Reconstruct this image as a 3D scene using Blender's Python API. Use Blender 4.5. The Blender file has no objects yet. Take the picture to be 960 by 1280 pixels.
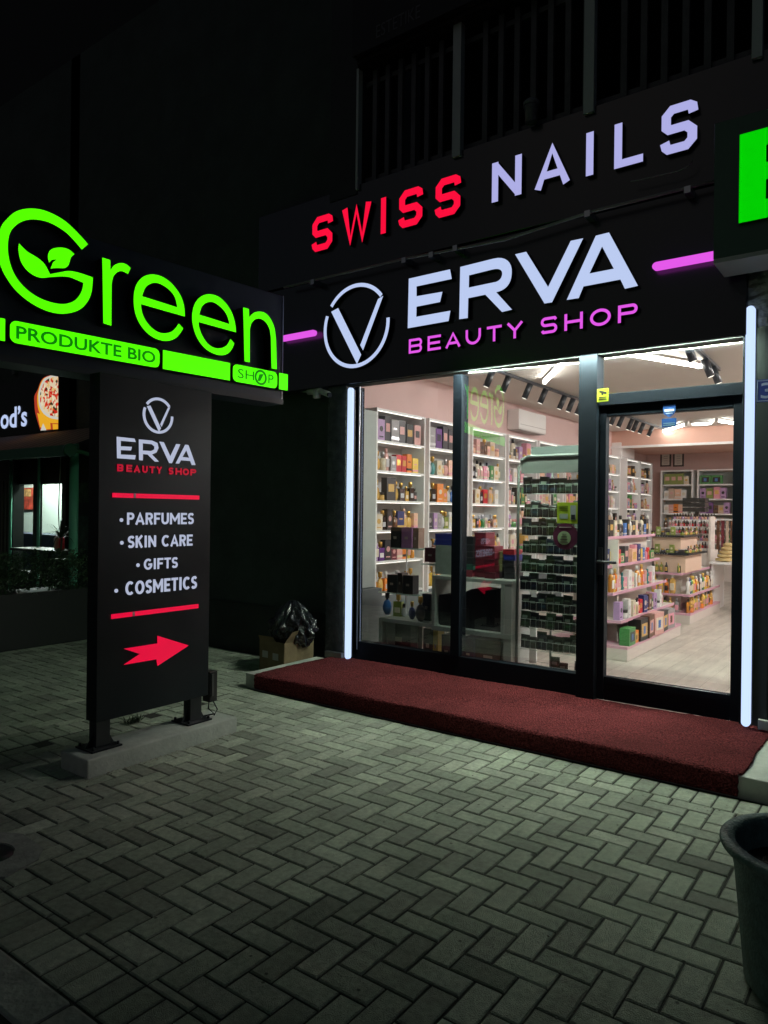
import bpy, math, random
from mathutils import Vector, Matrix
from mathutils.geometry import tessellate_polygon
random.seed(7)
R = math.radians
sc = bpy.context.scene
COL = sc.collection

# ------------------------------------------------------------------ camera
YAW, PITCH, ROLL, FPX, EYE = 36.49, -0.054, 0.668, 900.0, 1.47
def basis():
    y, p, r = R(YAW), R(PITCH), R(ROLL)
    f = Vector((-math.sin(y)*math.cos(p), math.cos(y)*math.cos(p), math.sin(p)))
    rt = Vector((math.cos(y), math.sin(y), 0)); up = rt.cross(f)
    return f, rt*math.cos(r)+up*math.sin(r), -rt*math.sin(r)+up*math.cos(r)
FWD, RGT, UPV = basis()
cam_d = bpy.data.cameras.new('camera'); cam = bpy.data.objects.new('camera', cam_d); COL.objects.link(cam)
cam.matrix_world = Matrix(((RGT.x, UPV.x, -FWD.x, 0), (RGT.y, UPV.y, -FWD.y, 0), (RGT.z, UPV.z, -FWD.z, EYE), (0, 0, 0, 1)))
cam_d.sensor_fit = 'VERTICAL'; cam_d.sensor_height = 24; cam_d.lens = 24*FPX/1280
cam_d.clip_start = 0.05; cam_d.clip_end = 500
sc.camera = cam
# measured points of the place: a sight line of the survey met with a known plane
def ray(u, v): return FWD + RGT*((u-480)/FPX) - UPV*((v-640)/FPX)
def onX(u, v, x): d = ray(u, v); t = x/d.x; return Vector((x, d.y*t, EYE+d.z*t))
def onY(u, v, y): d = ray(u, v); t = y/d.y; return Vector((d.x*t, y, EYE+d.z*t))
def onZ(u, v, z): d = ray(u, v); t = (z-EYE)/d.z; return Vector((d.x*t, d.y*t, z))

# ------------------------------------------------------------------ materials
MATS = {}
def M(name, col=(.5, .5, .5), rough=.6, metal=0, emit=None, es=1, bump=None, var=None, spec=.5, coat=0):
    if name in MATS: return MATS[name]
    m = bpy.data.materials.new(name); m.use_nodes = True; nt = m.node_tree; b = nt.nodes['Principled BSDF']
    b.inputs['Base Color'].default_value = (*col, 1); b.inputs['Roughness'].default_value = rough
    b.inputs['Metallic'].default_value = metal; b.inputs['Specular IOR Level'].default_value = spec
    b.inputs['Coat Weight'].default_value = coat
    if emit:
        b.inputs['Emission Color'].default_value = (*emit, 1); b.inputs['Emission Strength'].default_value = es
    tc = None
    if bump or var: tc = nt.nodes.new('ShaderNodeTexCoord')
    if var:   # (scale, amount) worn colour
        n = nt.nodes.new('ShaderNodeTexNoise'); n.inputs['Scale'].default_value = var[0]; n.inputs['Detail'].default_value = 6
        n.inputs['Roughness'].default_value = .65
        nt.links.new(tc.outputs['Object'], n.inputs['Vector'])
        mr = nt.nodes.new('ShaderNodeMapRange'); mr.inputs['From Min'].default_value = .3; mr.inputs['From Max'].default_value = .7
        mr.inputs['To Min'].default_value = 1-var[1]; mr.inputs['To Max'].default_value = 1+var[1]
        nt.links.new(n.outputs['Fac'], mr.inputs['Value'])
        mx = nt.nodes.new('ShaderNodeMix'); mx.data_type = 'RGBA'; mx.blend_type = 'MULTIPLY'; mx.inputs['Factor'].default_value = 1
        mx.inputs['A'].default_value = (*col, 1); nt.links.new(mr.outputs['Result'], mx.inputs['B'])
        nt.links.new(mx.outputs['Result'], b.inputs['Base Color'])
    if bump:  # (scale, strength)
        n = nt.nodes.new('ShaderNodeTexNoise'); n.inputs['Scale'].default_value = bump[0]; n.inputs['Detail'].default_value = 5
        nt.links.new(tc.outputs['Object'], n.inputs['Vector'])
        bp = nt.nodes.new('ShaderNodeBump'); bp.inputs['Strength'].default_value = bump[1]; bp.inputs['Distance'].default_value = .01
        nt.links.new(n.outputs['Fac'], bp.inputs['Height']); nt.links.new(bp.outputs['Normal'], b.inputs['Normal'])
    MATS[name] = m; return m
def E_(name, col, es):   # lit face of a sign or lamp
    return M(name, (.02, .02, .02), .5, emit=col, es=es, spec=.2)

def glass_mat(name, refl=1.0, tint=(.97, .99, .98), base=.04):
    m = bpy.data.materials.new(name); m.use_nodes = True; nt = m.node_tree; nt.nodes.clear()
    o = nt.nodes.new('ShaderNodeOutputMaterial'); t = nt.nodes.new('ShaderNodeBsdfTransparent'); g = nt.nodes.new('ShaderNodeBsdfGlossy')
    t.inputs['Color'].default_value = (*tint, 1); g.inputs['Roughness'].default_value = 0.0
    g.inputs['Color'].default_value = (refl, refl, refl, 1)
    ge = nt.nodes.new('ShaderNodeNewGeometry'); vd = nt.nodes.new('ShaderNodeVectorMath'); vd.operation = 'DOT_PRODUCT'
    nt.links.new(ge.outputs['Normal'], vd.inputs[0]); nt.links.new(ge.outputs['Incoming'], vd.inputs[1])
    def math_(op, x, y=0.0, z=0.0):
        q = nt.nodes.new('ShaderNodeMath'); q.operation = op; q.use_clamp = op == 'MULTIPLY_ADD'; nt.links.new(x, q.inputs[0]); q.inputs[1].default_value = y; q.inputs[2].default_value = z; return q.outputs[0]
    c = math_('ABSOLUTE', vd.outputs['Value']); c = math_('MULTIPLY_ADD', c, -1.0, 1.0); c = math_('POWER', c, 5.0); c = math_('MULTIPLY_ADD', c, 1-base, base)
    mx = nt.nodes.new('ShaderNodeMixShader'); nt.links.new(c, mx.inputs[0]); nt.links.new(t.outputs[0], mx.inputs[1]); nt.links.new(g.outputs[0], mx.inputs[2])
    nt.links.new(mx.outputs[0], o.inputs['Surface']); MATS[name] = m; return m
GLASS = glass_mat('window_glass', base=.17)   # coated double glazing
JARGLASS = glass_mat('shelf_glass', tint=(.80, .92, .88))

BLACKM = M('black_powder_coat', (.013, .015, .019), .38, spec=.5)
FRAME = M('dark_frame_aluminium', (.007, .011, .017), .6, spec=.12, bump=(60, .03))
FASC = M('black_sign_panel', (.004, .007, .014), .26, spec=1.0, bump=(3, .02))
GPANEL = M('green_sign_panel', (.045, .062, .088), .42, spec=.7, bump=(3, .02))
PYLM = M('pylon_panel', (.005, .010, .014), .45, spec=.3, bump=(4, .02))
SIDE = M('letter_return', (.006, .006, .007), .5)
W_E = E_('lit_white', (.50, .60, .88), 1.0)
W2_E = E_('lit_white_lilac', (.42, .42, .78), 1.0)
P_E = E_('lit_magenta', (.78, .10, .82), 1.0)
R_E = E_('lit_red', (.97, .004, .045), 1.0)
G_E = E_('lit_green', (.056, .74, .0), 1.7)
G2_E = E_('lit_pure_green', (.0, .62, .0), 1.0)
GD_E = E_('lit_dark_green', (.0, .20, .002), 1.0)
S_E = E_('lit_strip', (.54, .69, 1.0), 1.2)
TUBE = E_('tube_light', (1.0, .95, .86), 230.0)
WHITE = M('white_laminate', (.84, .84, .83), .45, var=(8, .03))
PINKW = M('pink_wall', (.68, .49, .46), .8, bump=(40, .05), var=(1.2, .05))
SALM = M('salmon_wall', (.70, .42, .33), .8, bump=(40, .05), var=(1.2, .05))
CEILM = M('ceiling_paint', (.72, .67, .61), .85, bump=(30, .04), var=(.8, .04))
PEDGE = M('pink_shelf_edge', (.62, .34, .44), .4)
CREAM = M('cream_panel', (.66, .60, .55), .5, var=(5, .04))
GREYP = M('grey_green_panel', (.36, .41, .385), .5, var=(6, .06))
DGREY = M('dark_grey_panel', (.10, .12, .125), .5, var=(6, .1))
CONC = M('concrete', (.30, .31, .28), .85, bump=(55, .5), var=(9, .3))
CONCP = M('pale_concrete', (.42, .44, .40), .8, bump=(50, .3), var=(7, .2))
CHROME = M('brushed_metal', (.55, .57, .6), .3, metal=1)
WPLAS = M('white_plastic', (.75, .74, .70), .4)
DARKW = M('dark_render_wall', (.045, .058, .056), .75, bump=(30, .25), var=(2.5, .25))
ROUGHW = M('rough_dark_plaster', (.085, .095, .09), .85, bump=(45, 1.0), var=(14, .4))

# ------------------------------------------------------------------ mesh builder
class MB:
    def __init__(s): s.v = []; s.f = []; s.m = []; s.sm = []
    def add(s, vs, fs, mi=0, smooth=False):
        o = len(s.v); s.v += [Vector(p) for p in vs]
        for f in fs: s.f.append([i+o for i in f]); s.m.append(mi); s.sm.append(smooth)
        return s
    def box(s, x0, x1, y0, y1, z0, z1, mi=0):
        x0, x1 = min(x0, x1), max(x0, x1); y0, y1 = min(y0, y1), max(y0, y1); z0, z1 = min(z0, z1), max(z0, z1)
        return s.add([(x0, y0, z0), (x1, y0, z0), (x1, y1, z0), (x0, y1, z0), (x0, y0, z1), (x1, y0, z1), (x1, y1, z1), (x0, y1, z1)],
              [(0, 3, 2, 1), (4, 5, 6, 7), (0, 1, 5, 4), (1, 2, 6, 5), (2, 3, 7, 6), (3, 0, 4, 7)], mi)
    def bar(s, a, b, w, h, up=Vector((0, 0, 1)), mi=0):
        a, b = Vector(a), Vector(b); d = (b-a).normalized()
        if abs(d.dot(up)) > .99: up = Vector((0, 1, 0))
        r = d.cross(up).normalized(); u = r.cross(d)
        vs = [p+r*sx*w/2+u*sy*h/2 for p in (a, b) for sx, sy in ((-1, -1), (1, -1), (1, 1), (-1, 1))]
        return s.add(vs, [(0, 1, 2, 3), (7, 6, 5, 4), (0, 4, 5, 1), (1, 5, 6, 2), (2, 6, 7, 3), (3, 7, 4, 0)], mi)
    def tube(s, pts, r, n=8, mi=0, cap=True):
        pts = [Vector(p) for p in pts]; rs = r if isinstance(r, (list, tuple)) else [r]*len(pts); vs = []; fs = []
        for i, p in enumerate(pts):
            d = (pts[min(i+1, len(pts)-1)]-pts[max(i-1, 0)]).normalized()
            up = Vector((0, 0, 1)) if abs(d.z) < .95 else Vector((1, 0, 0))
            a = d.cross(up).normalized(); b = a.cross(d)
            for k in range(n):
                t = 2*math.pi*k/n; vs.append(p+a*math.cos(t)*rs[i]+b*math.sin(t)*rs[i])
        for i in range(len(pts)-1):
            for k in range(n): fs.append((i*n+k, i*n+(k+1) % n, (i+1)*n+(k+1) % n, (i+1)*n+k))
        s.add(vs, fs, mi, True)
        if cap:
            o = len(s.v)-len(vs); s.f.append([o+k for k in range(n)][::-1]); s.m.append(mi); s.sm.append(False)
            s.f.append([o+(len(pts)-1)*n+k for k in range(n)]); s.m.append(mi); s.sm.append(False)
        return s
    def lathe(s, prof, c=(0, 0, 0), n=16, mi=0, sx=1, sy=1):
        vs = []; fs = []; c = Vector(c)
        for r, z in prof:
            for k in range(n):
                t = 2*math.pi*k/n; vs.append(c+Vector((r*sx*math.cos(t), r*sy*math.sin(t), z)))
        for i in range(len(prof)-1):
            for k in range(n): fs.append((i*n+k, i*n+(k+1) % n, (i+1)*n+(k+1) % n, (i+1)*n+k))
        s.add(vs, fs, mi, True)
        o = len(s.v)-len(vs)
        s.f.append([o+k for k in range(n)][::-1]); s.m.append(mi); s.sm.append(False)
        s.f.append([o+(len(prof)-1)*n+k for k in range(n)]); s.m.append(mi); s.sm.append(False)
        return s
    def prism(s, loops, back, mf=0, ms=1):
        """loops: outline (and holes) as 3D points of the front face; back: vector from front to back"""
        vs = [Vector(p) for lp in loops for p in lp]; n = len(vs); back = Vector(back)
        tri = tessellate_polygon([[Vector(p) for p in lp] for lp in loops])
        s.add(vs, [tuple(t) for t in tri], mf)
        s.add([v+back for v in vs], [tuple(t)[::-1] for t in tri], ms)
        o = 0; fs = []
        for lp in loops:
            k = len(lp)
            for i in range(k): fs.append((o+i, o+(i+1) % k, n+o+(i+1) % k, n+o+i))
            o += k
        return s.add(vs+[v+back for v in vs], fs, ms)
    def build(s, name, mats, parent=None, origin=None, bevel=0, seg=2, smooth=False):
        if not isinstance(mats, (list, tuple)): mats = [mats]
        if parent is not None: org = parent.get('_o'); org = Vector(org)
        elif origin is not None: org = Vector(origin)
        else:
            xs = [v.x for v in s.v]; ys = [v.y for v in s.v]; zs = [v.z for v in s.v]
            org = Vector(((min(xs)+max(xs))/2, (min(ys)+max(ys))/2, min(zs)))
        me = bpy.data.meshes.new(name); me.from_pydata([v-org for v in s.v], [], s.f)
        for m in mats: me.materials.append(m)
        for p, mi, sm in zip(me.polygons, s.m, s.sm): p.material_index = mi; p.use_smooth = sm or smooth
        me.update()
        o = bpy.data.objects.new(name, me); COL.objects.link(o)
        if parent is not None: o.parent = parent; o['_o'] = tuple(org)
        else: o.location = org; o['_o'] = tuple(org)
        if bevel:
            b = o.modifiers.new('bevel', 'BEVEL'); b.width = bevel; b.segments = seg; b.limit_method = 'ANGLE'; b.angle_limit = R(40)
        return o
def tag(o, label=None, cat=None, group=None, kind=None):
    if label: o['label'] = label
    if cat: o['category'] = cat
    if group: o['group'] = group
    if kind: o['kind'] = kind
    return o
def root(name, loc, label, cat, group=None, rz=0):
    o = bpy.data.objects.new(name, None); COL.objects.link(o); o.location = loc; o.rotation_euler = (0, 0, rz)
    o.empty_display_size = .1; o['_o'] = tuple(loc) if rz == 0 else (0, 0, 0)
    return tag(o, label, cat, group)
def bx(name, mat, parent, x0, x1, y0, y1, z0, z1, bevel=0): return MB().box(x0, x1, y0, y1, z0, z1).build(name, mat, parent, bevel=bevel)
def dup(o, loc, rz=0, label=None, group=None, scale=None):
    c = o.copy(); COL.objects.link(c); c.location = loc; c.rotation_euler = (0, 0, rz)
    if scale: c.scale = scale
    if label: c['label'] = label
    if group: c['group'] = group
    for ch in o.children:
        d = ch.copy(); COL.objects.link(d); d.parent = c
        for g in ch.children: e = g.copy(); COL.objects.link(e); e.parent = d
    return c
ORD = ['first', 'second', 'third', 'fourth', 'fifth', 'sixth', 'seventh', 'eighth', 'ninth', 'tenth', 'eleventh', 'twelfth', 'thirteenth',
       'fourteenth', 'fifteenth', 'sixteenth', 'seventeenth', 'eighteenth', 'nineteenth', 'twentieth']
def Zm(pts, ox, oy, s): return [(ox+x/s, oy+y/s) for x, y in pts]

# ------------------------------------------------------------------ text and strokes
def text_verts(txt, bold=0.0, spacing=1.0):
    cu = bpy.data.curves.new('t', 'FONT'); cu.body = txt; cu.offset = bold; cu.space_character = spacing; cu.resolution_u = 3
    ob = bpy.data.objects.new('t', cu); COL.objects.link(ob); dg = bpy.context.evaluated_depsgraph_get()
    me = bpy.data.meshes.new_from_object(ob.evaluated_get(dg)); bpy.data.objects.remove(ob); bpy.data.curves.remove(cu)
    vs = [v.co.copy() for v in me.vertices]; fs = [tuple(p.vertices) for p in me.polygons]; bpy.data.meshes.remove(me)
    return vs, fs
def text_on(name, txt, mat, parent, o, ux, uz, w, h, bold=.0, spacing=1.0, lift=(0, 0, 0), out=None, solid=.002):
    """words laid on a flat face: o = lower left, ux/uz unit axes, w,h measured size"""
    vs, fs = text_verts(txt, bold, spacing)
    x0 = min(v.x for v in vs); x1 = max(v.x for v in vs); y0 = min(v.y for v in vs); y1 = max(v.y for v in vs)
    o, ux, uz, lift = Vector(o), Vector(ux), Vector(uz), Vector(lift)
    P = [o+ux*((v.x-x0)/(x1-x0)*w)+uz*((v.y-y0)/(y1-y0)*h)+lift for v in vs]
    b = MB(); b.add(P, fs, 0)
    return b.build(name, mat, parent)
def stroke(pts, w, closed=False, rnd=False, n=6):
    """2D centreline -> outline polygon"""
    P = []
    for p in pts:
        q = Vector((p[0], p[1]))
        if not P or (q-P[-1]).length > 1e-5: P.append(q)
    L = []; Rr = []; m = len(P)
    for i, p in enumerate(P):
        a = P[i-1] if (i > 0 or closed) else None; b = P[(i+1) % m] if (i < m-1 or closed) else None
        d1 = (p-a).normalized() if a is not None else None; d2 = (b-p).normalized() if b is not None else None
        if d1 is None: nn = Vector((-d2.y, d2.x)); k = 1
        elif d2 is None: nn = Vector((-d1.y, d1.x)); k = 1
        else:
            n1 = Vector((-d1.y, d1.x)); n2 = Vector((-d2.y, d2.x)); nn = (n1+n2).normalized(); k = 1/max(.70, nn.dot(n1))
        L.append(p+nn*w/2*k); Rr.append(p-nn*w/2*k)
    if closed: return [L, Rr[::-1]]
    out = list(L)
    if rnd:
        d = (P[-1]-P[-2]).normalized(); a0 = math.atan2(d.y, d.x)
        out += [P[-1]+Vector((math.cos(a0+math.pi/2-math.pi*k/n), math.sin(a0+math.pi/2-math.pi*k/n)))*w/2 for k in range(1, n)]
    out += Rr[::-1]
    if rnd:
        d = (P[0]-P[1]).normalized(); a0 = math.atan2(d.y, d.x)
        out += [P[0]+Vector((math.cos(a0+math.pi/2-math.pi*k/n), math.sin(a0+math.pi/2-math.pi*k/n)))*w/2 for k in range(1, n)]
    return [out]
def arc(cx, cy, rx, ry, a0, a1, n=24): return [(cx+rx*math.cos(R(a0+(a1-a0)*k/n)), cy+ry*math.sin(R(a0+(a1-a0)*k/n))) for k in range(n+1)]

# a letter face made of strokes in an (a, z) plane -> world via f(a, z)
def letter(name, f, back, loops_list, mats, parent, label=None):
    b = MB(); bk = Vector(back); step = bk*.012
    for i, loops in enumerate(loops_list):
        b.prism([[f(p[0], p[1])-step*i for p in lp] for lp in loops], bk, 0, 1)
    o = b.build(name, mats, parent)
    if label: o['label'] = label
    return o
def glyph(ch, x0, x1, z0, z1, w):
    """sans capitals as centreline strokes inside a box"""
    h = w/2; a, b, c, d = x0+h, x1-h, z0+h, z1-h; mx = (a+b)/2; mz = (c+d)/2
    S = []
    def s(*p, rnd=False, closed=False): S.append(stroke(p, w, closed, rnd))
    if ch == 'B':
        r = (d-mz)/2
        s((a, z0), (a, z1)); s(*([(a, d), (b-r, d)]+arc(b-r, (mz+d)/2, r, r, 90, -90, 8)+[(a, mz)]))
        s(*([(a, mz), (b-r, mz)]+arc(b-r, (mz+c)/2, r, r, 90, -90, 8)+[(a, c)]))
    elif ch == 'E': s((x1, d), (a, d), (a, c), (x1, c)); s((a, mz), (x1-w*.4, mz))
    elif ch == 'A': s((a-h*.3, z0), (mx, z1-h*.95), (b+h*.3, z0)); q = z0+(z1-z0)*.3; s((a+(mx-a)*.35, q), (b-(mx-a)*.35, q))
    elif ch == 'U':
        r = (b-a)/2; s(*([(a, z1), (a, c+r)]+arc(mx, c+r, r, r, 180, 360, 12)+[(b, z1)]))
    elif ch == 'T': s((x0, d), (x1, d)); s((mx, z0), (mx, d))
    elif ch == 'Y': s((a, z1), (mx, mz), (b, z1)); s((mx, z0), (mx, mz))
    elif ch == 'S':
        r = (d-mz)/2; rr = (mz-c)/2
        s(*([(b, d-r*.55)]+[(b-r*.4, d)]+[(a+r, d)]+arc(a+r, (mz+d)/2, r, r, 90, 270, 8)+[(b-rr, mz)]+arc(b-rr, (mz+c)/2, rr, rr, 90, -90, 8)+[(a+rr*.4, c), (a, c+rr*.55)]))
    elif ch == 'H': s((a, z0), (a, z1)); s((b, z0), (b, z1)); s((a, mz), (b, mz))
    elif ch == 'O': S.append(stroke(arc(mx, mz, (b-a)/2, (d-c)/2, 0, 345, 23), w, True))
    elif ch == 'P':
        r = (d-mz)/2; s((a, z0), (a, z1)); s(*([(a, d), (b-r, d)]+arc(b-r, (mz+d)/2, r, r, 90, -90, 8)+[(a, mz)]))
    elif ch == 'I': s((mx, z0), (mx, z1))
    elif ch == 'R':
        r = (d-mz)/2; s((a, z0), (a, z1)); s(*([(a, d), (b-r, d)]+arc(b-r, (mz+d)/2, r, r, 90, -90, 8)+[(a, mz)])); s((mx, mz), (b, z0))
    elif ch == 'F': s((a, z0), (a, z1)); s((a, d), (x1, d)); s((a, mz), (x1-w*.4, mz))
    elif ch == 'M': s((a, z0), (a, z1)); s((b, z0), (b, z1)); s((a, z1-h), (mx, z0+(z1-z0)*.35), (b, z1-h))
    elif ch == 'C': s(*arc(mx+(b-a)*.05, mz, (b-a)*.55, (d-c)/2, 48, 312, 20))
    elif ch == 'G': s(*(arc(mx+(b-a)*.02, mz, (b-a)*.52, (d-c)/2, 48, 345, 22))); s((mx+w*.2, mz-(d-c)*.04), (x1, mz-(d-c)*.04))
    elif ch == 'L': s((a, z1), (a, c), (x1, c))
    elif ch == 'N': s((a, z0), (a, z1-h*.2)); s((a, z1-h), (b, z0+h)); s((b, z0+h*.2), (b, z1))
    elif ch == 'W': q = (b-a)/4; s((a, z1), (a+q, z0+h*.5), (mx, z1-h), (b-q, z0+h*.5), (b, z1))
    elif ch == 'K': s((a, z0), (a, z1)); s((a, mz), (b, z1)); s((a+(b-a)*.25, mz+(z1-mz)*.3), (b, z0))
    elif ch == 's':   # chamfered S of the nail studio sign
        k = (b-a)*.22
        s((b+h*.2, d-(d-mz)*.42), (b, d-k*.4), (b-k*.6, d), (a+k, d), (a, d-k), (a, mz+k*.6), (a+k*.6, mz), (b-k, mz), (b, mz-k), (b, c+k), (b-k, c), (a+k*.5, c), (a, c+k*.5), (a-h*.3, c+(mz-c)*.42))
    return S

# ------------------------------------------------------------------ world and lights
w = bpy.data.worlds.new('World'); sc.world = w; w.use_nodes = True; nt = w.node_tree
bg = nt.nodes['Background']; sky = nt.nodes.new('ShaderNodeTexSky'); sky.sky_type = 'NISHITA'; sky.sun_disc = False
sky.sun_elevation = R(35); sky.sun_rotation = R(200)
nt.links.new(sky.outputs[0], bg.inputs[0]); bg.inputs['Strength'].default_value = .0042
sl = bpy.data.lights.new('sun', 'SUN'); sl.energy = .012; sl.angle = R(10); sl.color = (.9, .97, 1)
so = bpy.data.objects.new('sun', sl); COL.objects.link(so); so.rotation_euler = (R(55), 0, R(20)); so.location = (0, -5, 12)
sc.view_settings.view_transform = 'Standard'; sc.view_settings.look = 'None'; sc.view_settings.exposure = 0; sc.view_settings.gamma = 1
sc.render.engine = 'CYCLES'
cy = sc.cycles; cy.use_denoising = True; cy.max_bounces = 10; cy.diffuse_bounces = 5; cy.glossy_bounces = 4; cy.transparent_max_bounces = 24
cy.sample_clamp_indirect = 4.0; cy.caustics_reflective = False; cy.caustics_refractive = False
try: cy.denoiser = 'OPENIMAGEDENOISE'
except Exception: pass

FL = .115        # shop floor level
YF = 5.17        # window line
# ------------------------------------------------------------------ paving
def paving():
    JO = .0042
    b = MB(); tints = []
    def brick(x0, x1, y0, y1, t=None):
        dz = random.uniform(-.0012, .0012); tx = random.uniform(-.006, .006); ty = random.uniform(-.006, .006)
        g = JO*random.uniform(.7, 1.3); x0 += g; x1 -= g; y0 += g; y1 -= g; e = .0045
        cx, cy_ = (x0+x1)/2, (y0+y1)/2
        z = lambda x, y: dz+(x-cx)*tx+(y-cy_)*ty
        o = len(b.v)
        b.v += [Vector((x, y, -.03)) for x, y in ((x0, y0), (x1, y0), (x1, y1), (x0, y1))]
        b.v += [Vector((x, y, z(x, y)-.004)) for x, y in ((x0, y0), (x1, y0), (x1, y1), (x0, y1))]
        b.v += [Vector((x, y, z(x, y))) for x, y in ((x0+e, y0+e), (x1-e, y0+e), (x1-e, y1-e), (x0+e, y1-e))]
        fs = [(8, 9, 10, 11)]+[(4+i, 4+(i+1) % 4, 8+(i+1) % 4, 8+i) for i in range(4)]+[(i, (i+1) % 4, 4+(i+1) % 4, 4+i) for i in range(4)]
        t = t or random.gauss(1, .17)
        for f in fs: b.f.append([i+o for i in f]); b.m.append(0); b.sm.append(False); tints.append(t)
    X0, X1, Y0, Y1 = -9.0, 3.0, 1.363, 5.10
    ya = 3.9        # header course along the step
    def clipbrick(x0, x1, y0, y1):
        x0, x1 = max(x0, X0), min(x1, X1); y0 = max(y0, Y0)
        if x1-x0 < .02 or y1-y0 < .02: return
        if x0 >= -4.42+.001:
            y1 = min(y1, ya)
            if y1-y0 > .02: brick(x0, x1, y0, y1)
        else:
            y1 = min(y1, Y1); x1 = min(x1, -4.62) if x1 > -4.62 and x0 < -4.62 else x1
            if x0 >= -4.62:
                return
            if y1-y0 > .02 and x1-x0 > .02: brick(x0, x1, y0, y1)
    c = .1
    for i in range(-92, 32):
        for j in range(12, 54):
            r = (i-j) % 4
            if r == 0: clipbrick(i*c, (i+2)*c, j*c, (j+1)*c)
            elif r == 2: clipbrick(i*c, (i+1)*c, (j-1)*c, (j+1)*c)
    x = -4.42
    while x < X1: brick(x, x+.1, ya, ya+.2, random.gauss(1.02, .12)); x += .1      # header course beside the step
    y = Y0
    while y < Y1: brick(-4.62, -4.42, y, y+.1, random.gauss(1.08, .12)); y += .1   # border course running back beside the step
    x = X0
    while x < X1: brick(x, x+.1, 1.183, Y0, random.gauss(.95, .12)); x += .1       # soldier course by the kerb
    me = bpy.data.meshes.new('pavement'); me.from_pydata(b.v, [], b.f)
    a = me.color_attributes.new('tint', 'FLOAT_COLOR', 'CORNER'); k = 0
    for p in me.polygons:
        t = tints[p.index]
        for _ in p.loop_indices: a.data[k].color = (t, t*(1+.02*math.sin(p.index)), t, 1); k += 1
    m = M('paver', (.33, .36, .29), .62, bump=(240, .8), spec=.4); nt = m.node_tree; bs = nt.nodes['Principled BSDF']
    at = nt.nodes.new('ShaderNodeAttribute'); at.attribute_name = 'tint'
    tc = nt.nodes.new('ShaderNodeTexCoord')
    def noise(scale, lo, hi, det=6):
        n = nt.nodes.new('ShaderNodeTexNoise'); n.inputs['Scale'].default_value = scale; n.inputs['Detail'].default_value = det
        n.inputs['Roughness'].default_value = .7
        nt.links.new(tc.outputs['Object'], n.inputs['Vector']); r = nt.nodes.new('ShaderNodeMapRange')
        r.inputs['From Min'].default_value = .32; r.inputs['From Max'].default_value = .68; r.inputs['To Min'].default_value = lo; r.inputs['To Max'].default_value = hi
        nt.links.new(n.outputs['Fac'], r.inputs['Value']); return r.outputs['Result']
    cur = None
    def mul(x, y):
        q = nt.nodes.new('ShaderNodeMix'); q.data_type = 'RGBA'; q.blend_type = 'MULTIPLY'; q.inputs['Factor'].default_value = 1
        nt.links.new(x, q.inputs['A']) if not isinstance(x, tuple) else setattr(q.inputs['A'], 'default_value', x)
        nt.links.new(y, q.inputs['B']); return q.outputs['Result']
    cur = mul((.40, .44, .35, 1), at.outputs['Color']); cur = mul(cur, noise(2.2, .72, 1.18)); cur = mul(cur, noise(34, .72, 1.2)); cur = mul(cur, noise(420, .8, 1.15, 2))
    def spots(scale, thr):
        v = nt.nodes.new('ShaderNodeTexVoronoi'); v.inputs['Scale'].default_value = scale; v.inputs['Randomness'].default_value = 1
        nt.links.new(tc.outputs['Object'], v.inputs['Vector']); r = nt.nodes.new('ShaderNodeMapRange')
        r.inputs['From Min'].default_value = thr*.6; r.inputs['From Max'].default_value = thr; r.inputs['To Min'].default_value = .35; r.inputs['To Max'].default_value = 1
        nt.links.new(v.outputs['Distance'], r.inputs['Value']); return r.outputs['Result']
    cur = mul(cur, spots(2.6, .055)); cur = mul(cur, spots(9, .07))
    nt.links.new(cur, bs.inputs['Base Color'])
    me.materials.append(m); me.update()
    o = bpy.data.objects.new('pavement', me); COL.objects.link(o); tag(o, kind='structure')
paving()
tag(MB().box(-60, 40, 1.0, 40, -.2, -.0065).build('ground', M('joint_sand', (.035, .036, .03), .95, bump=(200, .6)), origin=(0, 0, 0)), kind='structure')
tag(MB().box(-60, 40, -40, 1.0, -.3, -.11).build('road', M('asphalt', (.045, .045, .047), .85, bump=(220, .9), var=(20, .3)), origin=(0, 0, 0)), kind='structure')
kb = MB(); x = -12.0
while x < 4: kb.box(x+.004, x+.996, 1.03, 1.178, -.12, .003); x += 1.0
tag(kb.build('kerb', CONC, origin=(0, 0, 0), bevel=.012), kind='structure')
gr = MB(); gq = random.Random(11)
for _ in range(700):
    gx, gy = gq.uniform(-8, 1.5), gq.choice([gq.uniform(1.2, 4.1), gq.uniform(3.7, 4.12)]); sz = gq.uniform(.0015, .005)
    if gq.random() < .3: gx, gy = -3.60+gq.uniform(.0, .05), gq.uniform(2.15, 3.3)
    gr.lathe([(sz*.5, 0), (sz, sz*.4), (sz*.4, sz*.9)], (gx, gy, .001), 5)
tag(gr.build('grit', M('grit', (.35, .34, .28), .9)), 'fine grit and sand scattered on the paving', 'grit', kind='stuff')
# worn concrete patch with a dark drain at the pavement edge
r_ = root('drain', onZ(4, 1066, 0), 'round dark drain hole in a worn concrete collar near the kerb', 'drain')
c0 = onZ(-12, 1068, 0); n = 20
collar = [(c0.x+random.uniform(.92, 1.08)*.24*math.cos(t*2*math.pi/n), c0.y+random.uniform(.92, 1.08)*.18*math.sin(t*2*math.pi/n), .006) for t in range(n)]
hole = [(c0.x+.11*math.cos(t*2*math.pi/n), c0.y+.09*math.sin(t*2*math.pi/n), .006) for t in range(n)]
MB().prism([collar, hole[::-1]], (0, 0, -.02), 0, 0).build('collar', CONC, r_)
MB().lathe([(.108, -.004), (.105, .002), (.02, .003)], c0, sy=.8).build('cover', BLACKM, r_)

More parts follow.
